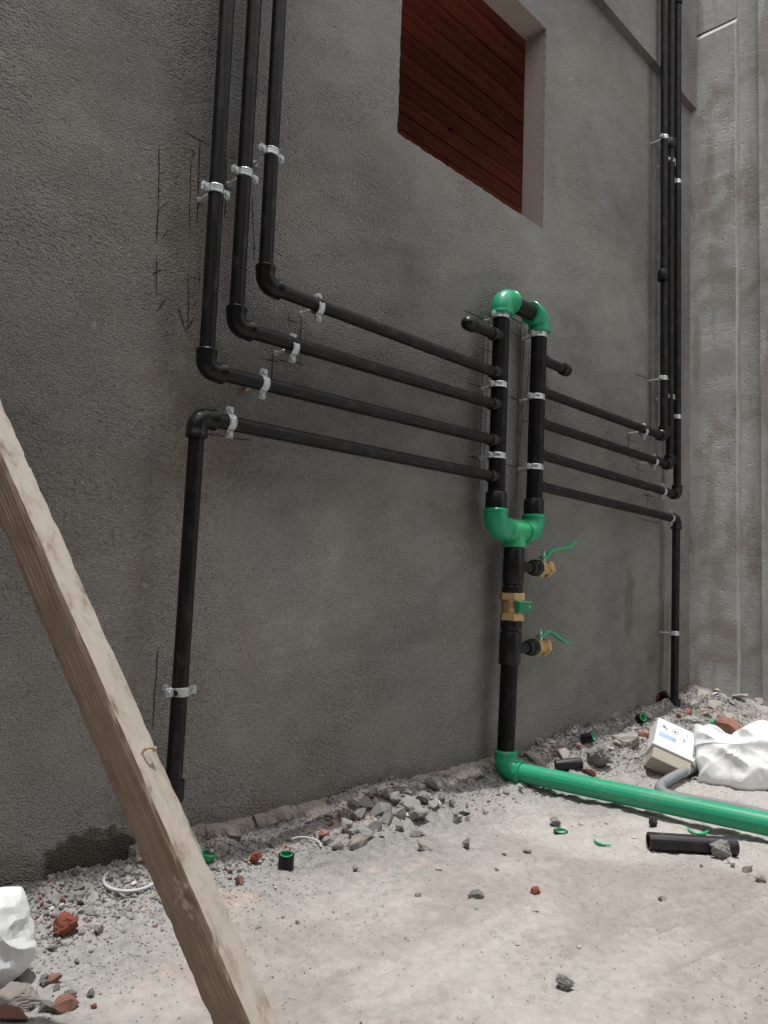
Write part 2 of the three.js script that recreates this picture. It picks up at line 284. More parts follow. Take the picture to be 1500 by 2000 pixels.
// ---------------------------------------------------------------- materials
const std = (o) => new THREE.MeshStandardMaterial(o), lin = (r, g, b) => new THREE.Color().setRGB(r, g, b);
const M = {
  wall: std({ map: wallMap, bumpMap: plasterBump, bumpScale: 0.015, roughness: 0.93 }),
  reveal: std({ color: lin(0.43, 0.365, 0.335), bumpMap: plasterBump, bumpScale: 0.006, roughness: 0.93 }),
  concrete: std({ map: concreteMap, bumpMap: concreteBump, bumpScale: 0.008, roughness: 0.9 }),
  ground: std({ map: groundMap, bumpMap: groundBump, bumpScale: 0.008, roughness: 0.97 }),
  pipe: new THREE.MeshPhysicalMaterial({ map: pipeMap, roughness: 0.46, specularIntensity: 0.6 }),
  fitting: new THREE.MeshPhysicalMaterial({ color: lin(0.010, 0.010, 0.0115), roughness: 0.36, specularIntensity: 0.65 }),
  header: new THREE.MeshPhysicalMaterial({ map: pipeMap, color: lin(0.5, 0.52, 0.58), roughness: 0.5, specularIntensity: 0.5 }),
  green: std({ color: lin(0.018, 0.34, 0.165), roughness: 0.34 }),
  greenTee: std({ color: lin(0.04, 0.42, 0.17), roughness: 0.42 }),
  greenPipe: std({ map: greenMap, roughness: 0.42 }),
  greenPaint: std({ color: lin(0.01, 0.2, 0.075), roughness: 0.35 }),
  brass: std({ color: lin(0.64, 0.44, 0.225), roughness: 0.34, metalness: 0.9, bumpMap: rockBump, bumpScale: 0.0006 }),
  zinc: std({ color: lin(0.62, 0.66, 0.67), roughness: 0.28, metalness: 0.75, bumpMap: rockBump, bumpScale: 0.0006 }),
  wood: std({ map: woodMap, bumpMap: woodBump, bumpScale: 0.003, roughness: 0.85 }),
  woodFilm: std({ map: woodFilmMap, bumpMap: woodBump, bumpScale: 0.003, roughness: 0.88 }),
  pencil: std({ color: lin(0.022, 0.021, 0.024), roughness: 0.8 }),
  brick: std({ map: rockTone, color: lin(0.42, 0.125, 0.075), bumpMap: rockBump, bumpScale: 0.0014, roughness: 0.95 }),
  brickPink: std({ map: rockTone, color: lin(0.5, 0.26, 0.2), bumpMap: rockBump, bumpScale: 0.0014, roughness: 0.95 }),
  rockA: std({ map: rockTone, color: lin(0.42, 0.415, 0.41), bumpMap: rockBump, bumpScale: 0.0014, roughness: 0.95 }),
  rockB: std({ map: rockTone, color: lin(0.33, 0.325, 0.32), bumpMap: rockBump, bumpScale: 0.0014, roughness: 0.95 }),
  rockC: std({ map: rockTone, color: lin(0.5, 0.455, 0.425), bumpMap: rockBump, bumpScale: 0.0014, roughness: 0.95 }),
  chip: std({ map: rockTone, color: lin(0.78, 0.74, 0.66), bumpMap: rockBump, bumpScale: 0.0014, roughness: 0.9 }),
  dark: std({ map: rockTone, color: lin(0.05, 0.048, 0.05), bumpMap: rockBump, bumpScale: 0.0014, roughness: 0.8 }),
  crust: std({ map: rockTone, color: lin(0.43, 0.375, 0.345), bumpMap: rockBump, bumpScale: 0.007, roughness: 0.97 }),
  greyPlastic: std({ color: lin(0.23, 0.235, 0.25), roughness: 0.6 }),
  white: std({ color: lin(0.82, 0.83, 0.84), roughness: 0.5 }),
  bag: new THREE.MeshPhysicalMaterial({ color: lin(0.92, 0.925, 0.93), roughness: 0.35, transmission: 0.14, thickness: 0 }),
  foam: new THREE.MeshPhysicalMaterial({ color: lin(0.84, 0.87, 0.88), roughness: 0.6, transmission: 0.15, thickness: 0 }),
  room: std({ color: lin(0.5, 0.4, 0.34), roughness: 0.95 }),
};
pipeMap.repeat.set(1, 1); greenMap.repeat.set(1, 0.8);

// ---------------------------------------------------------------- ground
console.log('ground');
{
  const line = (lo, a, b, hi, step, grow) => { const l = []; for (let x = a; x <= b + 1e-9; x += step) l.push(x); let s = step; for (let x = a - step; x > lo; x -= s) { l.unshift(x); s *= grow; } l.unshift(lo); s = step; for (let x = b + step; x < hi; x += s) { l.push(x); s *= grow; } l.push(hi); return l; };
  const xs = line(-45, 0.2, 4.4, 50, 0.0075, 1.25), zs = line(-45, 0, 1.75, 45, 0.0065, 1.25), nx = xs.length, nz = zs.length;
  const pos = new Float32Array(nx * nz * 3), uv = new Float32Array(nx * nz * 2), idx = [];
  for (let j = 0; j < nz; j++) for (let i = 0; i < nx; i++) { const k = j * nx + i; pos.set([xs[i], terrain(xs[i], zs[j]), zs[j]], k * 3); uv.set([xs[i], zs[j]], k * 2); }
  for (let j = 0; j < nz - 1; j++) for (let i = 0; i < nx - 1; i++) { const a = j * nx + i; idx.push(a, a + nx, a + 1, a + 1, a + nx, a + nx + 1); }
  const g = new THREE.BufferGeometry();
  g.setAttribute('position', new THREE.BufferAttribute(pos, 3)); g.setAttribute('uv', new THREE.BufferAttribute(uv, 2)); g.setIndex(idx); g.computeVertexNormals();
  const m = new THREE.Mesh(g, M.ground); m.name = 'ground'; m.receiveShadow = m.castShadow = true; m.userData = { kind: 'structure', label: 'pale dusty ground of trodden sand and crushed mortar' }; scene.add(m);
}

// ---------------------------------------------------------------- building with window
console.log('building');
const XC = 4.366, WT = 0.118;
const building = thing('plastered_building', 'grey cement plastered building wall with an unglazed window opening', 'building', [0, 0, 0]);
{
  const r = rng(5), sh = new THREE.Shape();
  sh.moveTo(-3, -0.3); sh.lineTo(XC, -0.3); sh.lineTo(XC, 7); sh.lineTo(-3, 7); sh.closePath();
  const ragged = (pts, amp, step) => { const out = []; for (let i = 0; i < pts.length; i++) { const [ax, ay] = pts[i], [bx, by] = pts[(i + 1) % pts.length], n = Math.max(1, Math.round(Math.hypot(bx - ax, by - ay) / step)); for (let k = 0; k < n; k++) out.push(new THREE.Vector2(mix(ax, bx, k / n) + (r() - 0.5) * amp, mix(ay, by, k / n) + (r() - 0.5) * amp)); } return out; };
  const core = new THREE.Shape(sh.getPoints());
  sh.holes.push(new THREE.Path(ragged([[1.817, 2.285], [1.812, 3.236], [2.765, 3.236], [2.767, 2.281]], 0.006, 0.02)));
  core.holes.push(new THREE.Path([[1.812, 2.281], [1.808, 3.24], [2.769, 3.24], [2.771, 2.278]].map((q) => new THREE.Vector2(...q))));
  // broken patch at the foot, behind the last pipe
  const hp = [[1283, 1378], [1281, 1362], [1290, 1352], [1300, 1350], [1307, 1357], [1313, 1372], [1316, 1396], [1284, 1396]].map(([x, y]) => { const p = onWall(x, y); return [p.x, p.y]; }).reverse();
  sh.holes.push(new THREE.Path(ragged(hp, 0.012, 0.02))); core.holes.push(new THREE.Path(ragged(hp, 0.014, 0.025)));
  part('plaster_coat', new THREE.ExtrudeGeometry(sh, { depth: 0.01, bevelEnabled: false }).translate(0, 0, -0.01), [M.wall, M.reveal], building);
  part('wall_core', new THREE.ExtrudeGeometry(core, { depth: WT - 0.0105, bevelEnabled: false }).translate(0, 0, -WT), M.reveal, building);
  // red brick exposed inside the broken patch
  const bk = new THREE.BoxGeometry(0.5, 0.34, 0.05, 12, 8, 1), bp = bk.attributes.position;
  for (let i = 0; i < bp.count; i++) bp.setZ(i, bp.getZ(i) + 0.02 * gn(bp.getX(i) * 30, bp.getY(i) * 30, 190));
  bk.computeVertexNormals(); bk.translate(4.07, 0.1, -0.075);
  part('exposed_brick', bk, M.brick, building);
  // projecting concrete band over the window zone
  const bd = new THREE.BoxGeometry(XC + 3 - 0.004, 3.36, 0.04, 120, 20, 1), q = bd.attributes.position;
  for (let i = 0; i < q.count; i++) if (q.getY(i) < -1.67) q.setY(i, q.getY(i) + 0.006 * gn((q.getX(i)) * 6, 1, 191));
  bd.translate((XC - 3) / 2, 3.625 + 1.68, 0.0203); bd.computeVertexNormals();
  part('band_beam', metreUV(bd), M.wall, building);
  // room behind the window: timber ceiling boards, floor and walls
  const boardG = [0, 1, 2].map((k) => { const b = new RoundedBoxGeometry(6.2, 0.03, 0.114, 1, 0.004); b.rotateZ((k - 1) * 0.0006); return metreUV(b); });
  const bmats = [[0.45, 0.112, 0.066], [0.38, 0.094, 0.056], [0.49, 0.128, 0.076]].map((c) => std({ color: lin(...c), map: rockTone.clone(), roughness: 0.97, bumpMap: rockBump, bumpScale: 0.003 }));
  bmats.forEach((m) => { m.map.repeat.set(0.8, 9); m.map.needsUpdate = true; });
  for (let k = 0; k < 24; k++) { const m = part('ceiling_board', boardG[k % 3], bmats[(k * 7 + (k >> 1)) % 3], building); m.position.set(1.9, 3.50 + 0.004 * (r() - 0.5), -WT - 0.062 - k * 0.1195); }
  const knot = part('ceiling_hole', new THREE.CylinderGeometry(0.022, 0.018, 0.01, 9), M.dark, building);
  { const d = ray(880, 255), t = (3.484 - CAM.y) / d.y; knot.position.copy(CAM).addScaledVector(d, t); }
  part('slab', new THREE.BoxGeometry(7.36, 0.2, 3.2).translate((XC - 3) / 2, 3.63, -WT - 1.602), M.room, building);
  part('room_floor', new THREE.BoxGeometry(7.36, 0.4, 3.2).translate((XC - 3) / 2, -0.05, -WT - 1.602), M.room, building);
  part('room_wall', new THREE.BoxGeometry(7.36, 7.1, 0.2).translate((XC - 3) / 2, 3.45, -WT - 3.31), M.room, building);
  part('room_wall', new THREE.BoxGeometry(0.2, 3.2, 3.19).translate(5.3, 1.8, -WT - 1.602), M.room, building);
  part('room_wall', new THREE.BoxGeometry(0.2, 7.1, 3.19).translate(-3.12, 3.45, -WT - 1.602), M.room, building);
  part('room_roof', new THREE.BoxGeometry(8.6, 0.2, 3.2).translate(1.1, 6.9, -WT - 1.602), M.room, building);
  // pencil setting-out marks
  const L = [[311, 282, 309, 400], [309, 400, 306, 470], [306, 500, 305, 575], [311, 340, 323, 336], [312, 407, 331, 393], [318, 468, 328, 447], [295, 538, 314, 527], [305, 610, 323, 585],
    [373, 312, 369, 455], [390, 272, 384, 437], [358, 257, 410, 284], [440, 303, 466, 313], [443, 310, 438, 430], [492, 380, 497, 510], [368, 535, 366, 640], [368, 539, 389, 546], [389, 528, 388, 556], [348, 600, 362, 648], [362, 648, 378, 618], [372, 290, 381, 298], [381, 298, 374, 308],
    [565, 608, 565, 640], [556, 621, 584, 631], [588, 622, 586, 666], [587, 690, 587, 716], [533, 694, 530, 745], [543, 702, 592, 711], [512, 701, 545, 707], [395, 846, 491, 860], [309, 1262, 297, 1425],
    [946, 625, 935, 960], [955, 605, 945, 925], [1013, 638, 1007, 935], [1017, 632, 1009, 960], [1026, 640, 1015, 790], [1021, 784, 1006, 990], [1034, 665, 1028, 800], [906, 606, 962, 632], [995, 620, 1024, 633], [994, 647, 1026, 662], [914, 748, 942, 757], [990, 773, 1022, 785], [912, 890, 937, 896], [987, 907, 1016, 914], [938, 680, 961, 688], [1018, 822, 1034, 824],
    [1240, 730, 1289, 748], [1270, 742, 1270, 862], [1284, 750, 1283, 838], [1227, 848, 1228, 888], [1219, 855, 1247, 865], [1228, 890, 1242, 908], [1246, 905, 1245, 945], [1237, 912, 1263, 924], [1271, 886, 1297, 896], [1294, 915, 1295, 938], [1264, 960, 1264, 998], [1256, 966, 1279, 971], [1295, 1170, 1294, 1300], [1303, 1195, 1302, 1380], [1274, 278, 1274, 352], [1288, 296, 1288, 354], [1274, 280, 1290, 296], [1248, 1013, 1288, 1022], [985, 1052, 982, 1160], [981, 1060, 979, 1180]];
  const gs = L.map(([x0, y0, x1, y1], n) => {
    const a = onWall(x0, y0), b = onWall(x1, y1), d = b.clone().sub(a), len = d.length(), N = Math.max(2, Math.round(len / 0.02)), w = 0.0013 + 0.0008 * hash(n, 3, 9) / 4294967296;
    const px = -d.y / len, py = d.x / len, pos = [], idx = [], uv = [];
    for (let k = 0; k <= N; k++) {
      const t = k / N, o = 0.0022 * gn(t * len * 18, n * 3.7, 195), ww = w * (0.7 + 0.6 * Math.abs(gn(t * len * 60, n * 5.1, 196))) * (k === 0 || k === N ? 0.4 : 1);
      const cx = a.x + d.x * t + px * o, cy = a.y + d.y * t + py * o;
      pos.push(cx + px * ww, cy + py * ww, 0.0011, cx - px * ww, cy - py * ww, 0.0011); uv.push(0, 0, 1, 0);
      if (k) { const q2 = k * 2; idx.push(q2 - 2, q2 - 1, q2, q2 - 1, q2 + 1, q2); }
    }
    const g = new THREE.BufferGeometry(); g.setAttribute('position', new THREE.Float32BufferAttribute(pos, 3)); g.setAttribute('uv', new THREE.Float32BufferAttribute(uv, 2)); g.setIndex(idx); g.computeVertexNormals(); return g;
  });
  gs.forEach((g) => part('pencil_line', g, M.pencil, building));
}
// ---------------------------------------------------------------- concrete column and return wall in the corner, boundary wall across the yard
{
  const rough = (w, h, d, s, amp, nx, ny, nz) => { const g = new THREE.BoxGeometry(w, h, d, nx, ny, nz), p = g.attributes.position; for (let i = 0; i < p.count; i++) { const x = p.getX(i), y = p.getY(i), z = p.getZ(i); p.setX(i, x + amp * gn(y * 7, z * 7 + x * 3, s)); p.setZ(i, z + amp * gn(y * 8, x * 5 + z * 2 + 7, s + 1)); } return g; };
  const c = thing('concrete_column', 'bare cast concrete corner column with a sunlit ledge where the lower lift ends', 'column', [XC + 0.002, 0, 0]);
  // lower lift: profile with a chamfered top edge
  const prof = new THREE.Shape(); prof.moveTo(0, -0.3); prof.lineTo(0.5, -0.3); prof.lineTo(0.5, 4.13); prof.lineTo(0.05, 4.13); prof.lineTo(0.036, 4.12); prof.lineTo(0.0, 4.075);
  for (let y = 4.0; y > 0; y -= 0.05) { let x = 0.004 * gn(y * 5, 3, 201); if (y > 3.16 && y < 3.3) x += 0.005 * (1 - Math.abs(y - 3.23) / 0.07); prof.lineTo(x, y); }
  prof.closePath();
  part('lower_lift', metreUV(new THREE.ExtrudeGeometry(prof, { depth: 0.5, bevelEnabled: true, bevelSize: 0.006, bevelThickness: 0.006, bevelSegments: 2, bevelOffset: -0.006 }).translate(0, 0, -0.238)), M.concrete, c);
  part('upper_lift', metreUV(rough(0.44, 2.85, 0.46, 203, 0.004, 4, 40, 8).translate(0.036 + 0.22, 4.135 + 1.425, 0.031)), M.concrete, c);
  const w = thing('return_wall', 'bare concrete wall with shallow pilaster closing the end of the yard', 'wall', [XC, 0, 0]);
  part('pilaster', metreUV(rough(0.4, 7.1, 0.2, 205, 0.003, 4, 90, 4).translate(0.055 + 0.2, 3.3, 0.25 + 0.1)), M.concrete, w);
  part('wall_face', metreUV(rough(0.4, 7.1, 2.05, 207, 0.004, 4, 60, 40).translate(0.022 + 0.2, 3.3, 0.388 + 1.025)), M.concrete, w);
  solo('end_wall', metreUV(new THREE.BoxGeometry(0.2, 4.2, 2.48).translate(-2.6, 1.8, 1.245)), M.wall, 'plastered wall closing the yard at the timber end', 'wall');
  solo('boundary_wall', metreUV(new THREE.BoxGeometry(6.0, 4.2, 0.2).translate(-0.3, 1.8, 2.6)), M.wall, 'tall plastered boundary wall facing the plastered building across the yard', 'wall');
}

// ---------------------------------------------------------------- pipework
console.log('pipes');
const ZP = 0.082, RB = 0.0205, RH = 0.033, UP = V3(0, 1, 0), DN = V3(0, -1, 0), EX = V3(1, 0, 0), WX = V3(-1, 0, 0), EZ = V3(0, 0, 1);
const P = (x, y) => onWall(x, y, ZP);
const RE = 0.0272;
function line(label, group, corner, branchEnd, riserEnd, headerX, sideX) {
  // corner, ends: points; the branch runs to the header, the riser up or down
  const t = thing('water_pipe', label, 'pipe', [0, 0, 0], group);
  const A = riserEnd.clone().sub(corner).normalize(), B = branchEnd.clone().sub(corner).normalize();
  part('riser', pipeGeo(corner.clone().addScaledVector(A, 0.05), riserEnd, RB), M.pipe, t);
  part('branch', pipeGeo(corner.clone().addScaledVector(B, 0.05), branchEnd, RB), M.pipe, t);
  part('elbow', elbowGeo(corner, A, B, RE, 0.0285, 0.027, RB), M.fitting, t);
  // weld-on saddle where the branch meets the header
  const s = branchEnd.clone().addScaledVector(B, -0.024);
  part('saddle', rod(s, branchEnd.clone().addScaledVector(B, 0.012), [[0, RB * 0.95], [0, RB + 0.0035], [0.003, RB + 0.005], [0.02, RB + 0.006], [0.036, RB + 0.0075]], 26), M.fitting, t);
  return t;
}
const TOP = 5.2;
const xML = 2.356, xMR = 2.620;
// heights of the four branch lines
const hB = [1.509, 1.375, 1.235, 1.1];
const LG = 'black pipes branching toward the timber', RG = 'black pipes branching toward the concrete column';
const xL = [1.218, 1.127, 1.040], xR = [3.818, 3.912, 3.996];
const lw = ['topmost', 'second', 'third'];
const hL = [1.503, 1.362, 1.216], hR = [1.497, 1.352, 1.205];
for (let k = 0; k < 3; k++) {
  const c = V3(xL[k], hL[k], ZP);
  const cor = [P(517, 556), P(460, 638), P(402, 722)][k]; cor.z = ZP;
  line(['black pipe dropping past the window side and turning into the topmost header branch', 'black pipe between two others, turning into the second header branch', 'black pipe whose riser stands nearest the leaning timber, feeding the third branch'][k], LG,
    cor, V3(xML - RH + 0.004, [P(965, 727), P(965, 790), P(965, 860)][k].y, ZP), V3([1.214, 1.136, 1.037][k], TOP, ZP));
}
line('black pipe turning down to the ground behind the leaning timber', LG, V3(1.032, P(390, 815).y, ZP), V3(xML - RH + 0.004, P(960, 930).y, ZP), V3(1.027, 0.12, ZP));
for (let k = 0; k < 3; k++) {
  const cor = [P(1297, 853), P(1308, 909), P(1322.5, 967)][k];
  line(['black riser farthest from the corner column, joined to the topmost branch', 'middle black riser by the corner column, joined to the second branch', 'black riser closest to the corner column, joined to the third branch'][k], RG,
    cor, V3(xMR + RH - 0.004, [P(1067, 768), P(1065, 829), P(1063, 890)][k].y, ZP), V3([3.806, 3.905, 3.984][k], TOP, ZP));
}
const rLow = line('black pipe turning down into the rubble beside the broken plaster', RG, P(1321, 1014), V3(xMR + RH - 0.004, P(1065, 952).y, ZP), V3(3.978, 0.09, ZP));
// end sockets and couplings on the runs
{
  const lows = scene.children.filter((o) => o.name.startsWith('water_pipe'));
  part('end_socket', couplerGeo(V3(1.0275, 0.172, ZP), V3(1.027, 0.118, ZP), RB, RE), M.fitting, lows[3]);
  part('end_socket', couplerGeo(V3(3.979, 0.125, ZP), V3(3.978, 0.03, ZP), RB, RE + 0.002), M.fitting, rLow);
  for (const [i, px, py, hh] of [[4, 1297, 540, 0.028], [5, 1311, 283, 0.028], [6, 1324, 4, 0.02]]) { const p = P(px, py); p.x = [3.812, 3.907, 3.986][i - 4]; part('coupling', couplerGeo(p.clone().setY(p.y + hh), p.clone().setY(p.y - hh), RB, RE), M.fitting, lows[i]); }
}
// the header: two standpipes joined top and bottom, on one riser
const hd = thing('pipe_manifold', 'black twin pipe header with green elbows, joined at the bottom by a green tee', 'pipe manifold', [0, 0, 0]);
{
  const tl = V3(2.359, P(985, 583).y - 0.005, ZP), tr = V3(2.628, P(1053, 616).y - 0.005, ZP), yT = (tl.y + tr.y) / 2; tl.y = tr.y = yT;
  const bl = V3(2.353, 0.905, ZP), br = V3(2.614, 0.905, ZP);
  const RG2 = 0.0455, bend = 0.048;
  part('header_pipe', pipeGeo(tl.clone().setY(yT - 0.05), V3(bl.x, 1.0, ZP), RH, 32), M.header, hd);
  part('header_pipe', pipeGeo(tr.clone().setY(yT - 0.05), V3(br.x, 1.0, ZP), RH, 32), M.header, hd);
  part('bridge_pipe', pipeGeo(tl.clone().setX(tl.x + 0.05), tr.clone().setX(tr.x - 0.05), RH, 32), M.pipe, hd);
  part('green_elbow', elbowGeo(tl, DN, EX, RG2, bend, 0.022, RH), M.green, hd);
  part('green_elbow', elbowGeo(tr, DN, WX, RG2, bend, 0.022, RH), M.green, hd);
  // bottom
  part('reducer', rod(V3(bl.x, 1.045, ZP), V3(bl.x, 0.955, ZP), [[0, RH * 0.9], [0, 0.036], [0.008, 0.0415], [0.06, 0.0415], [0.07, 0.039], [0.09, 0.038]], 30), M.fitting, hd);
  part('reducer', rod(V3(br.x, 1.045, ZP), V3(br.x, 0.955, ZP), [[0, RH * 0.9], [0, 0.036], [0.008, 0.0415], [0.06, 0.0415], [0.07, 0.039], [0.09, 0.038]], 30), M.fitting, hd);
  part('green_elbow', elbowGeo(bl, UP, EX, RG2, bend, 0.026, RH), M.green, hd);
  part('green_elbow', elbowGeo(br, UP, WX, RG2, bend, 0.026, RH), M.green, hd);
  const xm = (bl.x + br.x) / 2, x0 = bl.x + bend + 0.028, x1 = br.x - bend - 0.028;
  const run = rod(V3(x0, 0.905, ZP), V3(x1, 0.905, ZP), [[0, RH], [0, 0.0425], [0.003, 0.0445], [x1 - x0 - 0.003, 0.0445], [x1 - x0, 0.0425], [x1 - x0, RH]], 32);
  const neck = rod(V3(xm, 0.905, ZP), V3(xm - 0.001, 0.837, ZP), [[0, 0.02], [0.02, 0.0425], [0.062, 0.0445], [0.066, 0.0445], [0.068, 0.042], [0.068, RH]], 32);
  part('green_tee', mergeGeometries([run, neck]), M.greenTee, hd);
  part('joint_gap', pipeGeo(V3(x0 - 0.006, 0.905, ZP), V3(x1 + 0.006, 0.905, ZP), 0.041, 28), M.fitting, hd);
  // riser below the tee
  const X = (y) => mix(2.455, xm - 0.002, (y - 0.05) / (0.82 - 0.05)), Q = (y) => V3(X(y), y, ZP);
  part('riser', pipeGeo(Q(0.85), Q(0.03), 0.0335, 32), M.header, hd);
  part('branch_fitting', couplerGeo(Q(0.834), Q(0.692), 0.033, 0.0415), M.fitting, hd);
  part('valve_socket', couplerGeo(Q(0.688), Q(0.656), 0.033, 0.0405), M.fitting, hd);
  part('valve_socket', couplerGeo(Q(0.552), Q(0.512), 0.033, 0.0425), M.fitting, hd);
  part('branch_fitting', couplerGeo(Q(0.508), Q(0.381), 0.033, 0.0425), M.fitting, hd);
  // capped stubs near the top
  for (const [y0, e, sx] of [[P(972, 656).y, P(915, 633), -1], [P(1067, 706).y, P(1105, 724), 1]]) {
    const hx = sx < 0 ? xML - RH + 0.004 : xMR + RH - 0.004, a = V3(hx, y0, ZP), b = V3(e.x, (e.y + y0) / 2, ZP);
    part('stub', pipeGeo(a, b, RB), M.pipe, hd);
    const d = b.clone().sub(a).normalize(), s = a.clone().addScaledVector(d, 0.03);
    part('saddle', rod(s, a.clone().addScaledVector(d, -0.012), [[0, RB * 0.95], [0, RB + 0.0035], [0.003, RB + 0.005], [0.02, RB + 0.006], [0.042, RB + 0.0075]], 26), M.fitting, hd);
    part('end_cap', rod(b.clone().addScaledVector(d, -0.03), b.clone().addScaledVector(d, 0.03), [[0, RB * 0.9], [0, RE - 0.002], [0.004, RE], [0.032, RE], [0.042, RE * 0.93], [0.05, RE * 0.76], [0.056, RE * 0.5], [0.06, 0]], 26), M.fitting, hd);
  }
}
// supply pipe lying on the ground
{
  const sp = thing('supply_pipe', 'dusty green supply pipe lying across the ground from the header foot', 'pipe', [0, 0, 0]);
  const e = onWall(984, 1500, ZP); e.y = -0.015; e.x = 2.455;
  const yEnd = -0.015, d = ray(1500, 1610), pe = CAM.clone().addScaledVector(d, (yEnd - CAM.y) / d.y);
  const dir = pe.clone().sub(e).normalize();
  part('elbow', elbowGeo(e, UP, dir, 0.0425, 0.045, 0.028, 0.034), M.green, sp);
  part('pipe', pipeGeo(e.clone().addScaledVector(dir, 0.06), e.clone().addScaledVector(dir, 2.4), 0.035, 36), M.greenPipe, sp);
  const q = e.clone().addScaledVector(dir, pe.distanceTo(e) * 0.62); 
}

// ---------------------------------------------------------------- clamps
function makeClamp(r, label) {   // pipe along y, ears along x, stud back to the wall along -z
  const t = thing('pipe_clamp', label, 'pipe clamp', [0, 0, 0], 'zinc pipe clamps');
  const R = r + 0.0022, h = 0.0115;
  part('band', rod(V3(0, -h, 0), V3(0, h, 0), [[0, r * 0.98], [0, R - 0.0004], [0.0008, R], [0.003, R + 0.0012], [0.0055, R], [2 * h - 0.0055, R], [2 * h - 0.003, R + 0.0012], [2 * h - 0.0008, R], [2 * h, R - 0.0004], [2 * h, r * 0.98]], 32), M.zinc, t);
  for (const s of [-1, 1]) {
    const ear = [];
    for (const z of [-0.004, 0.004]) { const g = new RoundedBoxGeometry(0.022, 0.021, 0.0024, 2, 0.0011); g.translate(s * (R + 0.009), 0, z); ear.push(g.index ? g.toNonIndexed() : g); }
    const em = part('ear', mergeGeometries(ear), M.zinc, t);
    const sc = new THREE.CylinderGeometry(0.0062, 0.0066, 0.0045, 14).rotateX(Math.PI / 2).translate(s * (R + 0.0105), 0, 0.0078);
    const sl = new THREE.CylinderGeometry(0.003, 0.003, 0.022, 8).rotateX(Math.PI / 2).translate(s * (R + 0.0105), 0, -0.003);
    const nt = new THREE.CylinderGeometry(0.006, 0.006, 0.005, 6).rotateX(Math.PI / 2).translate(s * (R + 0.0105), 0, -0.0085);
    part('screw', mergeGeometries([sc, sl, nt]), M.zinc, em);
  }
  const rings = [], L = ZP - R + 0.004, n = Math.round(L / 0.0026);
  for (let i = 0; i <= n; i++) rings.push([i * L / n, i % 2 ? 0.005 : 0.0036]);
  part('stud', rod(V3(0, 0, -R + 0.001), V3(0, 0, -ZP), rings, 10), M.zinc, t);
  part('wall_plate', rod(V3(0, 0, -ZP + 0.0005), V3(0, 0, -ZP + 0.009), [[0, 0], [0, 0.009], [0.003, 0.009], [0.0045, 0.0068], [0.0085, 0.0065], [0.0085, 0]], 14), M.zinc, t);
  return t;
}
{
  const R = rng(77), H = Math.PI / 2;
  const small = [
    [421, 372, 0, 'zinc clamp on the upright black pipe nearest the timber, above its elbow'],
    [478, 341, 0, 'zinc clamp on the middle one of the three tall pipes beside the timber'],
    [530, 300, 0, 'zinc clamp highest up on the three tall pipes beside the timber'],
    [621, 601, H, 'zinc clamp on the topmost branch running from the tall pipes to the header'],
    [571, 680, H, 'zinc clamp on the second branch running from the tall pipes to the header'],
    [513, 750, H, 'zinc clamp with upright ears on the third branch, just past its elbow'],
    [448, 825, H, 'zinc clamp on the lowest branch next to its rounded top elbow'],
    [353, 1350, 0, 'zinc clamp low on the upright pipe that goes down behind the timber'],
    [1298, 270, 0, 'upper zinc clamp on the first riser before the corner column'],
    [1311, 316, 0, 'upper zinc clamp under the coupling of the middle corner riser'],
    [1323.5, 357, 0, 'upper zinc clamp on the riser tight against the corner column'],
    [1296, 739, 0, 'lower zinc clamp on the first riser before the corner column, pencil cross behind'],
    [1309.5, 776, 0, 'lower zinc clamp on the middle corner riser'],
    [1323, 815, 0, 'lower zinc clamp on the riser tight against the corner column'],
    [1257, 843, H, 'zinc clamp near the elbow of the topmost branch toward the column'],
    [1277, 902, H, 'zinc clamp near the elbow of the second branch toward the column'],
    [1294, 960, H, 'zinc clamp near the elbow of the third branch toward the column'],
    [1310, 1012, H, 'zinc clamp beside the elbow of the lowest branch toward the column'],
    [1318.5, 1237, 0, 'zinc clamp on the pipe that goes down into the corner rubble'],
  ];
  const proto = makeClamp(RB, small[0][3]);
  small.forEach(([px, py, rz, label], i) => { const p = P(px, py); if (i) { const c = copyOf(proto, label, p, rz + (R() - 0.5) * 0.12); c.rotation.y = 0; } else { proto.position.copy(p); proto.rotation.z = rz + 0.03; } });
  const big = [[978, 618, 'wide zinc clamp under the taller green top elbow of the header'], [973, 753, 'middle wide zinc clamp on the header standpipe nearer the timber'], [970, 891, 'lowest wide zinc clamp on the header standpipe nearer the timber'],
    [1052, 655, 'wide zinc clamp under the green elbow on the header standpipe nearer the column'], [1047.5, 777, 'middle wide zinc clamp on the header standpipe nearer the column'], [1044, 913, 'lowest wide zinc clamp on the header standpipe nearer the column']];
  const pb = makeClamp(RH, big[0][2]); pb.userData.group = 'wide zinc header clamps';
  big.forEach(([px, py, label], i) => { const p = P(px, py); if (i) copyOf(pb, label, p, (R() - 0.5) * 0.06); else pb.position.copy(p); });
}

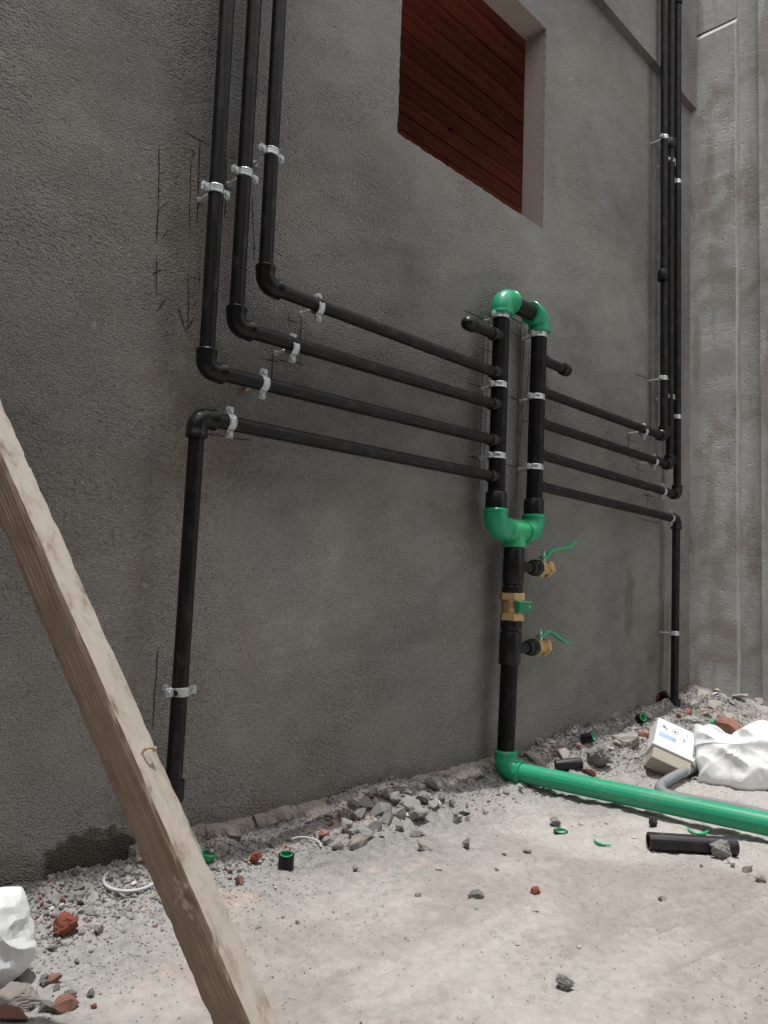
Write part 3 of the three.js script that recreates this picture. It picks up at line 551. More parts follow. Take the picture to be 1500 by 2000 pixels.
// ---------------------------------------------------------------- ball valves
function hexGeo(x0, x1, R) { const g = new THREE.CylinderGeometry(R, R, x1 - x0 - 0.006, 6), a = new THREE.CylinderGeometry(R * 0.93, R, 0.003, 6), b = new THREE.CylinderGeometry(R, R * 0.93, 0.003, 6); a.translate(0, (x1 - x0) / 2 - 0.0015, 0); b.translate(0, -(x1 - x0) / 2 + 0.0015, 0); const m = mergeGeometries([g, a, b].map((q) => q.toNonIndexed())); m.rotateY(0.26); m.rotateZ(-Math.PI / 2); m.translate((x0 + x1) / 2, 0, 0); m.computeVertexNormals(); return m; }
function leverGeo(pts, w, th) {   // bent strip in the x-y plane
  const s = new THREE.Shape(), top = [], bot = [];
  pts.forEach(([x, y], i) => { const a = pts[Math.max(0, i - 1)], b = pts[Math.min(pts.length - 1, i + 1)], dx = b[0] - a[0], dy = b[1] - a[1], l = Math.hypot(dx, dy); top.push([x - dy / l * th / 2, y + dx / l * th / 2]); bot.push([x + dy / l * th / 2, y - dx / l * th / 2]); });
  [...top, ...bot.reverse()].forEach(([x, y], i) => (i ? s.lineTo(x, y) : s.moveTo(x, y))); s.closePath();
  return new THREE.ExtrudeGeometry(s, { depth: w, bevelEnabled: true, bevelSize: 0.0012, bevelThickness: 0.0015, bevelSegments: 2 }).translate(0, 0, -w / 2);
}
function smooth(pts, n = 24) { return new THREE.CatmullRomCurve3(pts.map(([x, y]) => V3(x, y, 0)), false, 'centripetal').getPoints(n).map((p) => [p.x, p.y]); }
function sideValve(pos, label, leverPts) {
  const t = thing('ball_valve', label, 'valve', [pos.x, pos.y, pos.z]);
  part('stub_pipe', pipeGeo(V3(0.03, 0, 0), V3(0.145, 0, 0), 0.021), M.pipe, t);
  part('adapter', rod(V3(0.123, 0, 0), V3(0.177, 0, 0), [[0, 0.02], [0, 0.026], [0.004, 0.0275], [0.02, 0.029], [0.024, 0.0335], [0.05, 0.0345], [0.054, 0.033], [0.054, 0.01]], 26), M.fitting, t);
  part('hex_nut', hexGeo(0.177, 0.203, 0.0385), M.brass, t);
  part('body', rod(V3(0.201, 0, 0), V3(0.241, 0, 0), [[0, 0.02], [0.0, 0.03], [0.008, 0.0275], [0.02, 0.0305], [0.032, 0.0275], [0.04, 0.03], [0.04, 0.02]], 24), M.brass, t);
  part('hex_nut', hexGeo(0.237, 0.261, 0.0375), M.brass, t);
  part('bore', pipeGeo(V3(0.257, 0, 0), V3(0.2622, 0, 0), 0.023), M.dark, t);
  part('stem', rod(V3(0.22, 0.024, 0), V3(0.22, 0.072, 0), [[0, 0], [0, 0.011], [0.018, 0.011], [0.018, 0.0055], [0.036, 0.005], [0.048, 0.0045], [0.048, 0]], 12), M.zinc, t);
  part('nut', new THREE.CylinderGeometry(0.0095, 0.0095, 0.008, 6).translate(0.22, 0.057, 0), M.zinc, t);
  part('lever', leverGeo(smooth(leverPts), 0.02, 0.0065), M.greenTee, t);
  return t;
}
{
  const a = P(1004, 1106), b = P(998, 1267);
  const v1 = sideValve(V3(2.474, a.y, ZP), 'small brass ball valve with its green lever kicked upward', [[0.203, 0.044], [0.230, 0.045], [0.252, 0.062], [0.281, 0.077], [0.352, 0.089], [0.422, 0.103], [0.448, 0.118], [0.469, 0.121]]);
  const v2 = sideValve(V3(2.46, b.y, ZP), 'small brass ball valve low on the riser with drooping green lever', [[0.203, 0.044], [0.230, 0.046], [0.256, 0.058], [0.288, 0.060], [0.352, 0.036], [0.409, 0.014], [0.448, 0.010], [0.469, 0.008]]);
  const t = thing('ball_valve', 'large brass ball valve set in line with the black riser, green wing handle', 'valve', [2.475, 0, ZP]);
  const up90 = (g) => g.rotateZ(Math.PI / 2);
  part('hex_nut', up90(hexGeo(0.63, 0.658, 0.052)), M.brass, t);
  part('body', rod(V3(0, 0.633, 0), V3(0, 0.574, 0), [[0, 0.03], [0, 0.042], [0.008, 0.039], [0.018, 0.041], [0.03, 0.042], [0.042, 0.041], [0.051, 0.039], [0.059, 0.042], [0.059, 0.03]], 28), M.brass, t);
  part('hex_nut', up90(hexGeo(0.55, 0.578, 0.0495)), M.brass, t);
  part('stem', rod(V3(0, 0.606, 0.034), V3(0, 0.606, 0.085), [[0, 0.013], [0.018, 0.013], [0.018, 0.007], [0.051, 0.0065], [0.051, 0]], 14), M.zinc, t);
  const hg = new RoundedBoxGeometry(0.064, 0.044, 0.013, 3, 0.005); hg.rotateY(-0.35); hg.translate(-0.016, 0.607, 0.072);
  part('handle', hg, M.greenPaint, t);
  const hg2 = new RoundedBoxGeometry(0.014, 0.048, 0.022, 3, 0.005); hg2.translate(-0.042, 0.607, 0.056);
  part('handle_hub', hg2, M.greenPaint, t);
}

// ---------------------------------------------------------------- leaning timber
{
  const a = V3(-0.25354, 0.84762, -0.46611), h = V3(0.87901, 0.00073, -0.4768), n = V3(0.4038, 0.5306, 0.74525);
  const w = 0.0639, d = 0.0609, L = 2.08;
  const t = thing('timber_prop', 'rough sawn timber beam stained with cement, leaning against the plastered wall', 'timber', [0.7094, 0, 0.9174]);
  const g = new THREE.BoxGeometry(w, L, d, 8, 180, 8), p = g.attributes.position;
  for (let i = 0; i < p.count; i++) {
    let x = p.getX(i), y = p.getY(i), z = p.getZ(i);
    const ex = Math.abs(x) > w / 2 - 1e-5, ez = Math.abs(z) > d / 2 - 1e-5;
    const wob = 0.0016 * gn(y * 9, 1 + Math.sign(x) * 3, 211) , wz = 0.0016 * gn(y * 8, 9 + Math.sign(z) * 3, 212);
    if (ex) x += wob * 1.2 + 0.0008 * gn(y * 60, z * 60, 213); if (ez) z += wz + 0.0008 * gn(y * 60, x * 60, 214);
    if (ex && ez) { const k = 0.002 + 0.0035 * Math.max(0, gn(y * 22, Math.sign(x) + 5 * Math.sign(z), 215)) + (gn(y * 15, 3 * Math.sign(x) - Math.sign(z), 216) > 0.5 ? 0.004 : 0); x -= Math.sign(x) * k; z -= Math.sign(z) * k; }
    p.setXYZ(i, x, y, z);
  }
  g.translate(w / 2, L / 2, -d / 2);
  const gg = toCreasedNormals(metreUV(g), 0.6);
  const m = new THREE.Matrix4().makeBasis(h, a, n);
  gg.applyMatrix4(m); gg.translate(...a.clone().multiplyScalar(-0.1).toArray());
  gg.clearGroups(); for (const q of g.groups) gg.addGroup(q.start, q.count, q.materialIndex);
  part('beam', gg, [M.wood, M.wood, M.wood, M.wood, M.woodFilm, M.wood], t);
  // bent nail in the upper face
  const nl = V3().addScaledVector(a, 0.475).addScaledVector(h, 0.02);
  const q = [V3(0, 0, 0), V3(0.001, 0.004, 0.012), V3(0.006, 0.002, 0.017), V3(0.014, -0.002, 0.016)].map((k) => nl.clone().addScaledVector(h, k.x).addScaledVector(a, k.y).addScaledVector(n, k.z - 0.002));
  const c = new THREE.CatmullRomCurve3(q), pts = c.getPoints(10);
  part('bent_nail', sweep(pts.map((pp, i) => ({ c: pp, t: c.getTangent(i / 10), r: i === 10 ? 0.0045 : 0.0022 })), 8), std({ color: lin(0.5, 0.38, 0.24), roughness: 0.5, metalness: 0.6 }), t);
}
// wooden peg in the plaster under the third branch
{ const p = onWall(468, 766); solo('wooden_peg', rod(V3(0, 0, -0.01), V3(0.004, 0.012, 0.03), [[0, 0.006], [0.02, 0.0065], [0.035, 0.005], [0.043, 0]], 9), std({ color: lin(0.2, 0.12, 0.06), roughness: 0.8 }), 'small wooden peg stuck in the plaster between the third and lowest branch', 'peg', undefined, p); }

// ---------------------------------------------------------------- rubble
console.log('rubble');
function rockGeo(seed, detail, facets = 9, flat = 1, noise = 0.08) {
  const r = rng(seed), pl = [];
  for (let i = 0; i < facets; i++) { const z = r() * 2 - 1, a = r() * 6.283, s = Math.sqrt(1 - z * z); pl.push([s * Math.cos(a), z, s * Math.sin(a), 0.62 + 0.35 * r()]); }
  let g = new THREE.IcosahedronGeometry(1, detail); const p = g.attributes.position, d = V3();
  for (let i = 0; i < p.count; i++) {
    d.fromBufferAttribute(p, i).normalize(); let k = 1.05;
    for (const [x, y, z, w] of pl) { const q = d.x * x + d.y * y + d.z * z; if (q > 0.05) k = Math.min(k, w / q); }
    k *= 1 + noise * gn(d.x * 2.5 + seed, d.y * 2.5 + d.z * 1.7, 221) + noise * 0.6 * gn(d.x * 6 + seed, d.y * 6 - d.z * 5, 222);
    p.setXYZ(i, d.x * k, d.y * k * flat, d.z * k);
  }
  g.deleteAttribute('normal'); g.deleteAttribute('uv'); g = mergeVertices(g, 1e-4); g = toCreasedNormals(g, 0.45); return metreUV(g);
}
function shardGeo(seed, n, flat, levels = 2) {   // broken mortar: convex fragment with crisp faces
  const r = rng(seed), pts = [], sx = 0.75 + 0.5 * r(), sz = 0.75 + 0.5 * r();
  for (let i = 0; i < n; i++) { const z = r() * 2 - 1, a = r() * 6.283, q = Math.sqrt(1 - z * z), k = 0.72 + 0.4 * r(); pts.push(V3(q * Math.cos(a) * k * sx, z * k * flat, q * Math.sin(a) * k * sz)); }
  let g = new ConvexGeometry(pts); g.deleteAttribute('normal'); g.deleteAttribute('uv'); g = mergeVertices(g, 1e-4); g = g.toNonIndexed();
  // split every face twice and roughen it
  const jit = (v) => v.multiplyScalar(1 + 0.12 * gn(v.x * 3 + seed, v.y * 3 + v.z * 2.4, 223) + 0.09 * gn(v.x * 7 + v.z * 3, v.y * 7 - v.z * 6 + seed, 224) + 0.04 * gn(v.x * 17 - v.z * 9, v.y * 17 + v.z * 11, 225));
  let tri = []; { const p = g.attributes.position; for (let i = 0; i < p.count; i += 3) tri.push([0, 1, 2].map((k) => V3().fromBufferAttribute(p, i + k))); }
  for (let lev = 0; lev < levels; lev++) tri = tri.flatMap(([A, B, C]) => { const ab = A.clone().lerp(B, 0.5), bc = B.clone().lerp(C, 0.5), ca = C.clone().lerp(A, 0.5); return [[A, ab, ca], [ab, B, bc], [ca, bc, C], [ab, bc, ca]]; });
  const out = []; for (const t of tri) for (const v of t) { const w = jit(v.clone()); out.push(w.x, w.y, w.z); }
  g = new THREE.BufferGeometry(); g.setAttribute('position', new THREE.Float32BufferAttribute(out, 3)); g = mergeVertices(g, 1e-4); return metreUV(toCreasedNormals(g, 0.42));
}
const rocks = []; for (let i = 0; i < 12; i++) rocks.push(shardGeo(300 + i * 7, 11 + (i % 4) * 2, 0.5 + 0.4 * ((i * 37 % 10) / 10)));
const slabs = []; for (let i = 0; i < 6; i++) slabs.push(shardGeo(500 + i * 11, 13, 0.3));
const rr = rng(4242);
function drop(name, geo, mat, px, py, wpx, asp, label, category, group, opt = {}) {
  const p = onGround(px, py), dist = p.distanceTo(CAM), s = wpx * dist / F / 2;
  const m = solo(name, geo, mat, label, category, group, p);
  m.scale.set(s, s * (opt.tall ?? 1), s * asp); m.rotation.set((rr() - 0.5) * (opt.tip ?? 0.5), rr() * 6.28, (rr() - 0.5) * (opt.tip ?? 0.5));
  geo.computeBoundingBox(); m.position.y = terrain(p.x, p.z) - geo.boundingBox.min.y * s * (opt.tall ?? 1) * (opt.sit ?? 0.55);
  return m;
}
const RL = 'grey mortar rubble heaped at the wall foot before the header riser', RLg = 'rubble lumps of the wall foot heap';
// the heap of broken mortar beside the riser
for (const [px, py, w, mat] of [[800, 1562, 52, 'A'], [828, 1552, 40, 'B'], [770, 1560, 34, 'A'], [742, 1578, 40, 'B'], [712, 1568, 36, 'A'], [815, 1586, 44, 'A'], [700, 1590, 36, 'B'], [850, 1530, 34, 'A'], [782, 1588, 30, 'A'], [760, 1598, 34, 'B'], [678, 1612, 34, 'A'], [704, 1624, 40, 'A'], [732, 1610, 30, 'B'], [845, 1570, 30, 'A'], [790, 1545, 28, 'B'], [725, 1548, 24, 'A'], [665, 1592, 22, 'B'], [860, 1555, 24, 'A'], [755, 1548, 26, 'A'], [690, 1570, 24, 'B'], [812, 1622, 32, 'A'], [830, 1645, 40, 'C'], [700, 1640, 42, 'C'], [660, 1650, 30, 'A'], [880, 1565, 20, 'B'], [640, 1640, 24, 'A'], [780, 1615, 22, 'B'], [745, 1628, 20, 'A']])
  drop('rubble_lump', rocks[Math.floor(rr() * 12)], M['rock' + mat], px, py + w * 0.3, w, 0.75 + 0.4 * rr(), RL, 'rubble', RLg, { tall: 1.1, tip: 1.2, sit: 0.6 });
// lumps in the corner heap
const CL = 'pale mortar lump in the rubble heap by the corner column', CLg = 'rubble lumps of the corner heap';
for (const [px, py, w, mat] of [[1170, 1400, 34, 'C'], [1200, 1395, 40, 'A'], [1260, 1392, 30, 'C'], [1225, 1440, 70, 'C'], [1120, 1425, 30, 'C'], [1075, 1440, 34, 'C'], [1280, 1420, 26, 'A'], [1150, 1395, 26, 'C'], [1350, 1400, 40, 'A'], [1335, 1425, 60, 'A'], [1400, 1370, 40, 'C'], [1440, 1350, 46, 'C'], [1370, 1345, 44, 'C'], [1480, 1360, 40, 'C'], [1420, 1395, 44, 'C'], [1465, 1390, 36, 'C'], [1355, 1370, 34, 'C'], [1240, 1470, 30, 'A'], [1255, 1445, 30, 'C'], [1215, 1480, 26, 'A'], [1265, 1490, 26, 'C'], [1100, 1465, 40, 'C'], [1040, 1470, 46, 'C'], [1050, 1445, 30, 'A'], [1190, 1455, 26, 'C'], [1300, 1405, 30, 'C'], [1360, 1435, 26, 'A'], [1240, 1420, 24, 'C'], [1275, 1455, 24, 'A'], [1135, 1415, 24, 'A'], [1400, 1345, 30, 'C'], [1460, 1335, 30, 'C'], [1430, 1370, 26, 'A'], [1490, 1340, 34, 'C'], [1385, 1390, 26, 'C']])
  drop('rubble_lump', rr() < 0.5 ? rocks[Math.floor(rr() * 12)] : slabs[Math.floor(rr() * 6)], M['rock' + mat], px, py + w * 0.25, w * 0.82, 0.7 + 0.5 * rr(), CL, 'rubble', CLg, { tip: 1.1, sit: 0.42 });
drop('concrete_chunk', shardGeo(901, 16, 0.8, 3), M.rockB, 1170, 1500, 62, 0.7, 'dark squarish concrete chunk lying behind the green supply pipe', 'rubble', undefined, { tip: 0.2, sit: 0.85 });
drop('mortar_slab', shardGeo(903, 18, 0.3, 3), M.rockC, 1222, 1452, 78, 0.8, 'flat pale mortar slab between the white box and the wall', 'rubble', undefined, { tip: 0.3 });
// stones out on the dust
drop('stone', shardGeo(905, 17, 0.75, 3), M.rockA, 1102, 1928, 42, 0.7, 'lone grey stone on the open dust', 'stone', undefined, { tip: 0.5, sit: 0.75 });
drop('stone', shardGeo(907, 23, 0.85, 3), M.rockA, 1410, 1676, 38, 0.8, 'rounded grey stone resting against the black pipe offcut', 'stone', undefined, { sit: 0.85 });
for (const [px, py, w, mat, lab] of [[1460, 1705, 20, 'C', 0], [1486, 1722, 20, 'C', 0], [928, 1754, 26, 'B', 1], [693, 1702, 16, 'B', 1], [816, 1750, 15, 'B', 1], [913, 1654, 24, 'B', 1], [970, 1700, 14, 'B', 1], [1084, 1610, 26, 'B', 1], [1294, 1758, 18, 'C', 0], [1030, 1664, 22, 'C', 0], [1370, 1693, 14, 'B', 1], [1432, 1694, 12, 'B', 1], [985, 1670, 12, 'B', 1], [895, 1608, 24, 'B', 1]])
  drop('stone', rocks[Math.floor(rr() * 12)], M['rock' + mat], px, py, w, 0.8, lab ? 'small dark stone on the open dust' : 'small pale stone on the open dust', 'stone', lab ? 'dark stones on the dust' : 'pale stones on the dust', { tip: 0.8, sit: 0.6 });
for (const [px, py, w] of [[855, 1570, 26], [795, 1593, 24], [857, 1699, 15], [1186, 1608, 22], [1239, 1637, 12], [1135, 1611, 16], [1046, 1780, 18], [651, 1781, 10], [1228, 1462, 14], [956, 1790, 8], [1007, 1845, 18], [1130, 1850, 16], [532, 1908, 8], [1417, 1684, 18], [1362, 1521, 14], [1145, 1533, 8]])
  drop('plaster_chip', slabs[Math.floor(rr() * 6)], M.chip, px, py, w, 0.6, 'small white plaster chip lying loose on the ground', 'chip', 'white plaster chips', { tip: 0.7, tall: 1.3 });
// brick pieces
drop('brick_fragment', shardGeo(911, 17, 0.62, 3), M.brick, 127, 1822, 56, 0.75, 'large broken red brick piece near the white plastic lump', 'brick piece', undefined, { tip: 0.3, sit: 0.8 });
drop('brick_fragment', shardGeo(913, 16, 0.8, 3), M.brick, 498, 1684, 29, 0.8, 'blocky red brick piece beside the upright black pipe ring', 'brick piece', undefined, { tip: 0.3, sit: 0.9 });
drop('brick_fragment', slabs[1], M.brickPink, 1152, 1510, 34, 0.8, 'pinkish brick crumb touching the short black offcut by the green pipe', 'brick piece', undefined, { tall: 1.7 });
for (const [px, py, w, k] of [[470, 1726, 30, 1], [645, 1612, 15, 0], [634, 1636, 26, 1], [735, 1552, 22, 1], [106, 1918, 36, 1], [122, 1972, 40, 1], [20, 1990, 60, 1], [84, 1770, 14, 0], [120, 1760, 16, 1], [1048, 1745, 26, 0], [1130, 1460, 18, 1], [1325, 1400, 14, 0], [1362, 1412, 16, 1], [1400, 1415, 14, 0], [1420, 1428, 44, 1], [1260, 1440, 22, 1], [557, 1658, 12, 0], [183, 1968, 12, 0], [1345, 1395, 24, 0], [440, 1700, 12, 0], [30, 1765, 14, 1], [170, 1800, 10, 1], [728, 1610, 12, 0], [750, 1606, 18, 1]])
  drop('brick_crumb', rocks[Math.floor(rr() * 12)], k ? M.brickPink : M.brick, px, py, w, 0.7, k ? 'dusty pink brick crumb among the ground debris' : 'small red brick crumb among the ground debris', 'brick piece', k ? 'pink brick crumbs' : 'red brick crumbs', { tip: 0.8, sit: 0.6 });
// lumps scattered along the foot near the timber
for (let i = 0; i < 90; i++) {
  const px = i < 60 ? 5 + rr() * 640 : 860 + rr() * 180, base = px < 860 ? 1712 - px * 0.235 : 1500; const py = base + 8 + Math.pow(rr(), 1.6) * (px < 240 ? 270 : 95);
  const m = rr(); drop('rubble_lump', rocks[Math.floor(rr() * 12)], m < 0.45 ? M.rockB : m < 0.8 ? M.rockA : M.rockC, px, py, 9 + 15 * rr() * rr() + (px < 240 ? 5 : 0), 0.7 + 0.4 * rr(), 'grey mortar crumb strewn along the wall foot around the timber', 'rubble', 'mortar crumbs along the wall foot', { tip: 1.2, sit: 0.6 });
}
drop('mortar_slab', shardGeo(921, 18, 0.5, 3), M.rockC, 30, 1965, 76, 0.9, 'big pale mortar lump beside the pinkish brick crumbs', 'rubble', undefined, { sit: 0.6 });
drop('mortar_slab', shardGeo(923, 18, 0.45, 3), M.rockB, 92, 1975, 44, 0.45, 'long dark mortar shard lying over brick crumbs', 'rubble', undefined, { sit: 0.9 });
// cracked mortar lip along the foot of the wall
{
  let x = 0.62, k = 0;
  while (x < 3.3) {
    const L = 0.16 + 0.3 * rr(), gap = 0.002 + 0.03 * rr() * rr() * rr(), W = 0.085;
    const g = new THREE.BoxGeometry(L, 0.07, W, Math.round(L / 0.006), 5, 8), p = g.attributes.position;
    for (let i = 0; i < p.count; i++) {
      let X = p.getX(i), Y = p.getY(i), Z = p.getZ(i); const gx = x + X, f = (Z + W / 2) / W, top = (Y + 0.035) / 0.07;
      const reach = 0.4 + 0.62 * gn(gx * 6, 3, 231) + 0.36 * gn(gx * 19, 5, 232) + 0.22 * gn(gx * 58, 7 + top * 1.5, 236) + 0.12 * gn(gx * 130, 3 * top, 239);
      Z = -W / 2 + f * W * clamp(reach, 0.03, 1.15) * mix(0.4, 1, Math.sqrt(Math.max(0, top))) + 0.002 * gn(gx * 80, Y * 90, 238);
      Y += top * (0.012 * gn(gx * 6, 1, 233) + 0.006 * gn(gx * 30, Z * 60, 234)) - top * f * 0.016 - 0.006 * top * f * f + top * 0.006 * (1 - f);
      X += Math.abs(X) > L / 2 - 1e-4 ? 0.012 * gn(Z * 40, k * 1.7 + Math.sign(X) * 3, 235) : 0;
      p.setXYZ(i, X, Y, Z);
    }
    const gg = toCreasedNormals(metreUV(g), 0.6), cx = x + L / 2; gg.translate(-L / 2 + L / 2, 0, 0);
    if (!(cx > 0.76 && cx < 0.96)) solo('mortar_lip', gg, M.crust, 'cracked pinkish mortar lip clinging to the foot of the plastered wall', 'mortar lip', 'mortar lips along the wall foot', V3(cx, -0.033, W / 2 + 0.001));
    x += L + gap; k++;
  }
}
// loose grit, too much to count
{
  const geos = [0, 1, 2].map((i) => { const g = rockGeo(700 + i * 5, i === 2 ? 1 : 0, 7, 0.7, 0.15); return g; });
  const mat = std({ roughness: 0.96, map: rockTone });
  const q = new THREE.Quaternion(), e = new THREE.Euler(), mt = new THREE.Matrix4(), col = new THREE.Color();
  geos.forEach((g, gi) => {
    const list = [];
    for (let tries = 0; tries < 400000 && list.length < 8000; tries++) {
      const x = 0.3 + rr() * 4.0, z = 0.005 + rr() * 1.7;
      const heap = sstep(2.6, 3.2, x) * (1 - sstep(0.35, 0.8, z)), near = Math.exp(-Math.pow(z / 0.2, 2)) + 0.6 * Math.exp(-Math.pow(z / 0.4, 2)) * sstep(1.5, 0.7, x), patch = sstep(0.1, 0.6, gn(x * 2.2, z * 2.6, 241));
      const dens = 0.014 + 0.7 * near + 0.4 * heap + 0.05 * patch;
      if (rr() > dens) continue;
      const big = near + heap, s = 0.001 + 0.0018 * rr() + Math.min(1, big) * 0.0022 * rr() + (rr() < 0.3 * big + 0.02 ? 0.0075 * rr() * rr() : 0);
      list.push([x, z, s, Math.min(1, big + 0.15 * rr())]);
    }
    const im = new THREE.InstancedMesh(g, mat, list.length); im.name = numbered('loose_grit'); im.castShadow = im.receiveShadow = true;
    list.forEach(([x, z, s, bg], i) => {
      e.set(rr() * 6, rr() * 6, rr() * 6); q.setFromEuler(e); mt.compose(V3(x, terrain(x, z) + s * 0.25, z), q, V3(s, s, s)); im.setMatrixAt(i, mt);
      const t = rr() / (0.12 + 0.88 * bg), v = mix(0.36, 0.27, bg) + 0.12 * rr(); if (t < 0.03) col.setRGB(0.38, 0.23, 0.185); else if (t < 0.055) col.setRGB(0.7, 0.68, 0.63); else if (t < 0.08) col.setRGB(0.15, 0.15, 0.155); else col.setRGB(v, v * 0.965, v * 0.93);
      im.setColorAt(i, col);
    });
    im.userData = { kind: 'stuff', label: ['fine grey grit and crumbs scattered over the dusty ground', 'angular grey grit scattered over the dusty ground', 'coarser grey gravel scattered over the dusty ground'][gi], category: 'grit' }; scene.add(im);
  });
}

// ---------------------------------------------------------------- offcuts and litter
console.log('litter');
function offcut(label, px, py, R, r, h, place, opts = {}) {
  const p = onGround(px, py), t = thing('pipe_offcut', label, 'pipe offcut', [p.x, p.y, p.z], opts.group);
  if (opts.inner) {
    part('outer_sleeve', tubeRing(R, R - 0.004, h), opts.outer || M.fitting, t);
    part('inner_lining', tubeRing(R - 0.0042, r, h + 0.0012).translate(0, -0.0004, 0), M.greenTee, t);
  } else part('sleeve', tubeRing(R, r, h), opts.outer || M.fitting, t);
  place(t); return t;
}
const upright = (dy = 0, tx = 0, tz = 0) => (t) => { t.position.y = terrain(t.position.x, t.position.z) + dy; t.rotation.set(tx, 0, tz); };
const lying = (ang, R, tip = 0) => (t) => { t.rotation.set(Math.PI / 2, 0, 0); t.rotation.order = 'YXZ'; t.rotation.y = ang; t.rotation.x = Math.PI / 2 - tip; t.position.y = terrain(t.position.x, t.position.z) + R * 0.9; };
offcut('black pipe ring with green lining standing upright near the rubble', 558, 1695, 0.0205, 0.0145, 0.036, upright(0, 0.06, 0.04), { inner: true });
offcut('green lined pipe ring lying half behind the timber', 405, 1678, 0.0205, 0.0145, 0.014, upright(0.002, 0.15, -0.1), { inner: true, outer: M.greenTee });
offcut('thin green lined ring lying flat on the dust before the supply pipe', 1095, 1628, 0.022, 0.016, 0.009, upright(0, 0.05, 0.05), { inner: true });
offcut('short black pipe with green end facing out of the corner heap', 1137, 1452, 0.021, 0.0145, 0.05, lying(0.3, 0.021, 0.35), { inner: true });
offcut('black ring with green edge half buried at the wall near the broken plaster', 1248, 1412, 0.024, 0.017, 0.03, lying(-0.3, 0.02, 0.5), { inner: true });
offcut('green pipe ring on edge among the red crumbs of the corner heap', 1389, 1420, 0.021, 0.0145, 0.016, lying(0.2, 0.02, 0.2), { inner: true, outer: M.greenTee });
{ // long black offcut in front of the supply pipe, laid between its two ends
  const a = onGround(1266, 1660), b = onGround(1438, 1671); a.y = terrain(a.x, a.z) + 0.0255; b.y = terrain(b.x, b.z) + 0.0255;
  const t = thing('pipe_offcut', 'long dusty black pipe offcut lying parallel to the green supply pipe', 'pipe offcut', [a.x, a.y, a.z]);
  const d = b.clone().sub(a), L = d.length(), u = d.clone().normalize();
  part('sleeve', rod(V3(), d, [[0, 0.019], [0, 0.0245], [0.001, 0.0255], [L - 0.001, 0.0255], [L, 0.0245], [L, 0.019], [0, 0.019]], 32), std({ map: pipeMap, color: lin(1.9, 2.0, 2.2), roughness: 0.5 }), t);
}
{
  const a = onGround(1085, 1505), b = onGround(1136, 1500); a.y = terrain(a.x, a.z) + 0.021; b.y = terrain(b.x, b.z) + 0.021;
  const t = thing('pipe_offcut', 'short black pipe offcut between the supply pipe and the concrete chunk', 'pipe offcut', [a.x, a.y, a.z]);
  const d = b.clone().sub(a), L = d.length();
  part('sleeve', rod(V3(), d, [[0, 0.016], [0, 0.021], [L, 0.021], [L, 0.016], [0, 0.016]], 28), std({ map: pipeMap, color: lin(1.7, 1.8, 2.0), roughness: 0.5 }), t);
}
// curled green shavings
for (const [pts, lab] of [[[[1160, 1643], [1164, 1649], [1176, 1653], [1193, 1655]], 'thin curled green shaving on the open dust'], [[[1343, 1621], [1352, 1629], [1370, 1632], [1384, 1626], [1380, 1619]], 'green plastic shaving curled behind the long black offcut']]) {
  const q = pts.map(([x, y]) => { const p = onGround(x, y); p.y += 0.006; return p; }), c = new THREE.CatmullRomCurve3(q), o = q[0].clone();
  solo('plastic_shaving', sweep(c.getPoints(20).map((p, i) => ({ c: p.sub(o), t: c.getTangent(i / 20), r: 0.0035 * Math.sin(Math.PI * (0.08 + 0.84 * i / 20)) + 0.0012 })), 7), M.greenTee, lab, 'shaving', undefined, o);
}
// plastic hoops
{
  const p = onGround(256, 1726); const g = new THREE.TorusGeometry(0.062, 0.0042, 8, 60, 5.2).rotateX(Math.PI / 2).rotateY(0.4);
  const m = solo('plastic_hoop', g, std({ color: lin(0.5, 0.52, 0.55), roughness: 0.5 }), 'grey plastic hoop lying behind the timber foot', 'hoop', undefined, p.clone().setY(terrain(p.x, p.z) + 0.014)); m.rotation.set(0.1, 0, 0.05);
  const p2 = onGround(595, 1655); const g2 = new THREE.TorusGeometry(0.045, 0.0026, 6, 40, 2.8).rotateX(Math.PI / 2).rotateY(1.9);
  const m2 = solo('plastic_hoop', g2, std({ color: lin(0.5, 0.5, 0.49), roughness: 0.6 }), 'thin pale strip bent in an arc beside the upright pipe ring', 'hoop', undefined, p2.clone().setY(terrain(p2.x, p2.z) + 0.008)); m2.rotation.set(0.12, 0, 0);
  const p3 = onGround(1410, 1362); const g3 = new THREE.TorusGeometry(0.06, 0.004, 6, 30, 2.2).rotateX(-0.6).rotateY(-0.4);
  solo('plastic_hoop', g3, M.white, 'thin white strip arching out of the corner dust', 'hoop', undefined, p3.clone().setY(terrain(p3.x, p3.z) - 0.03));
}
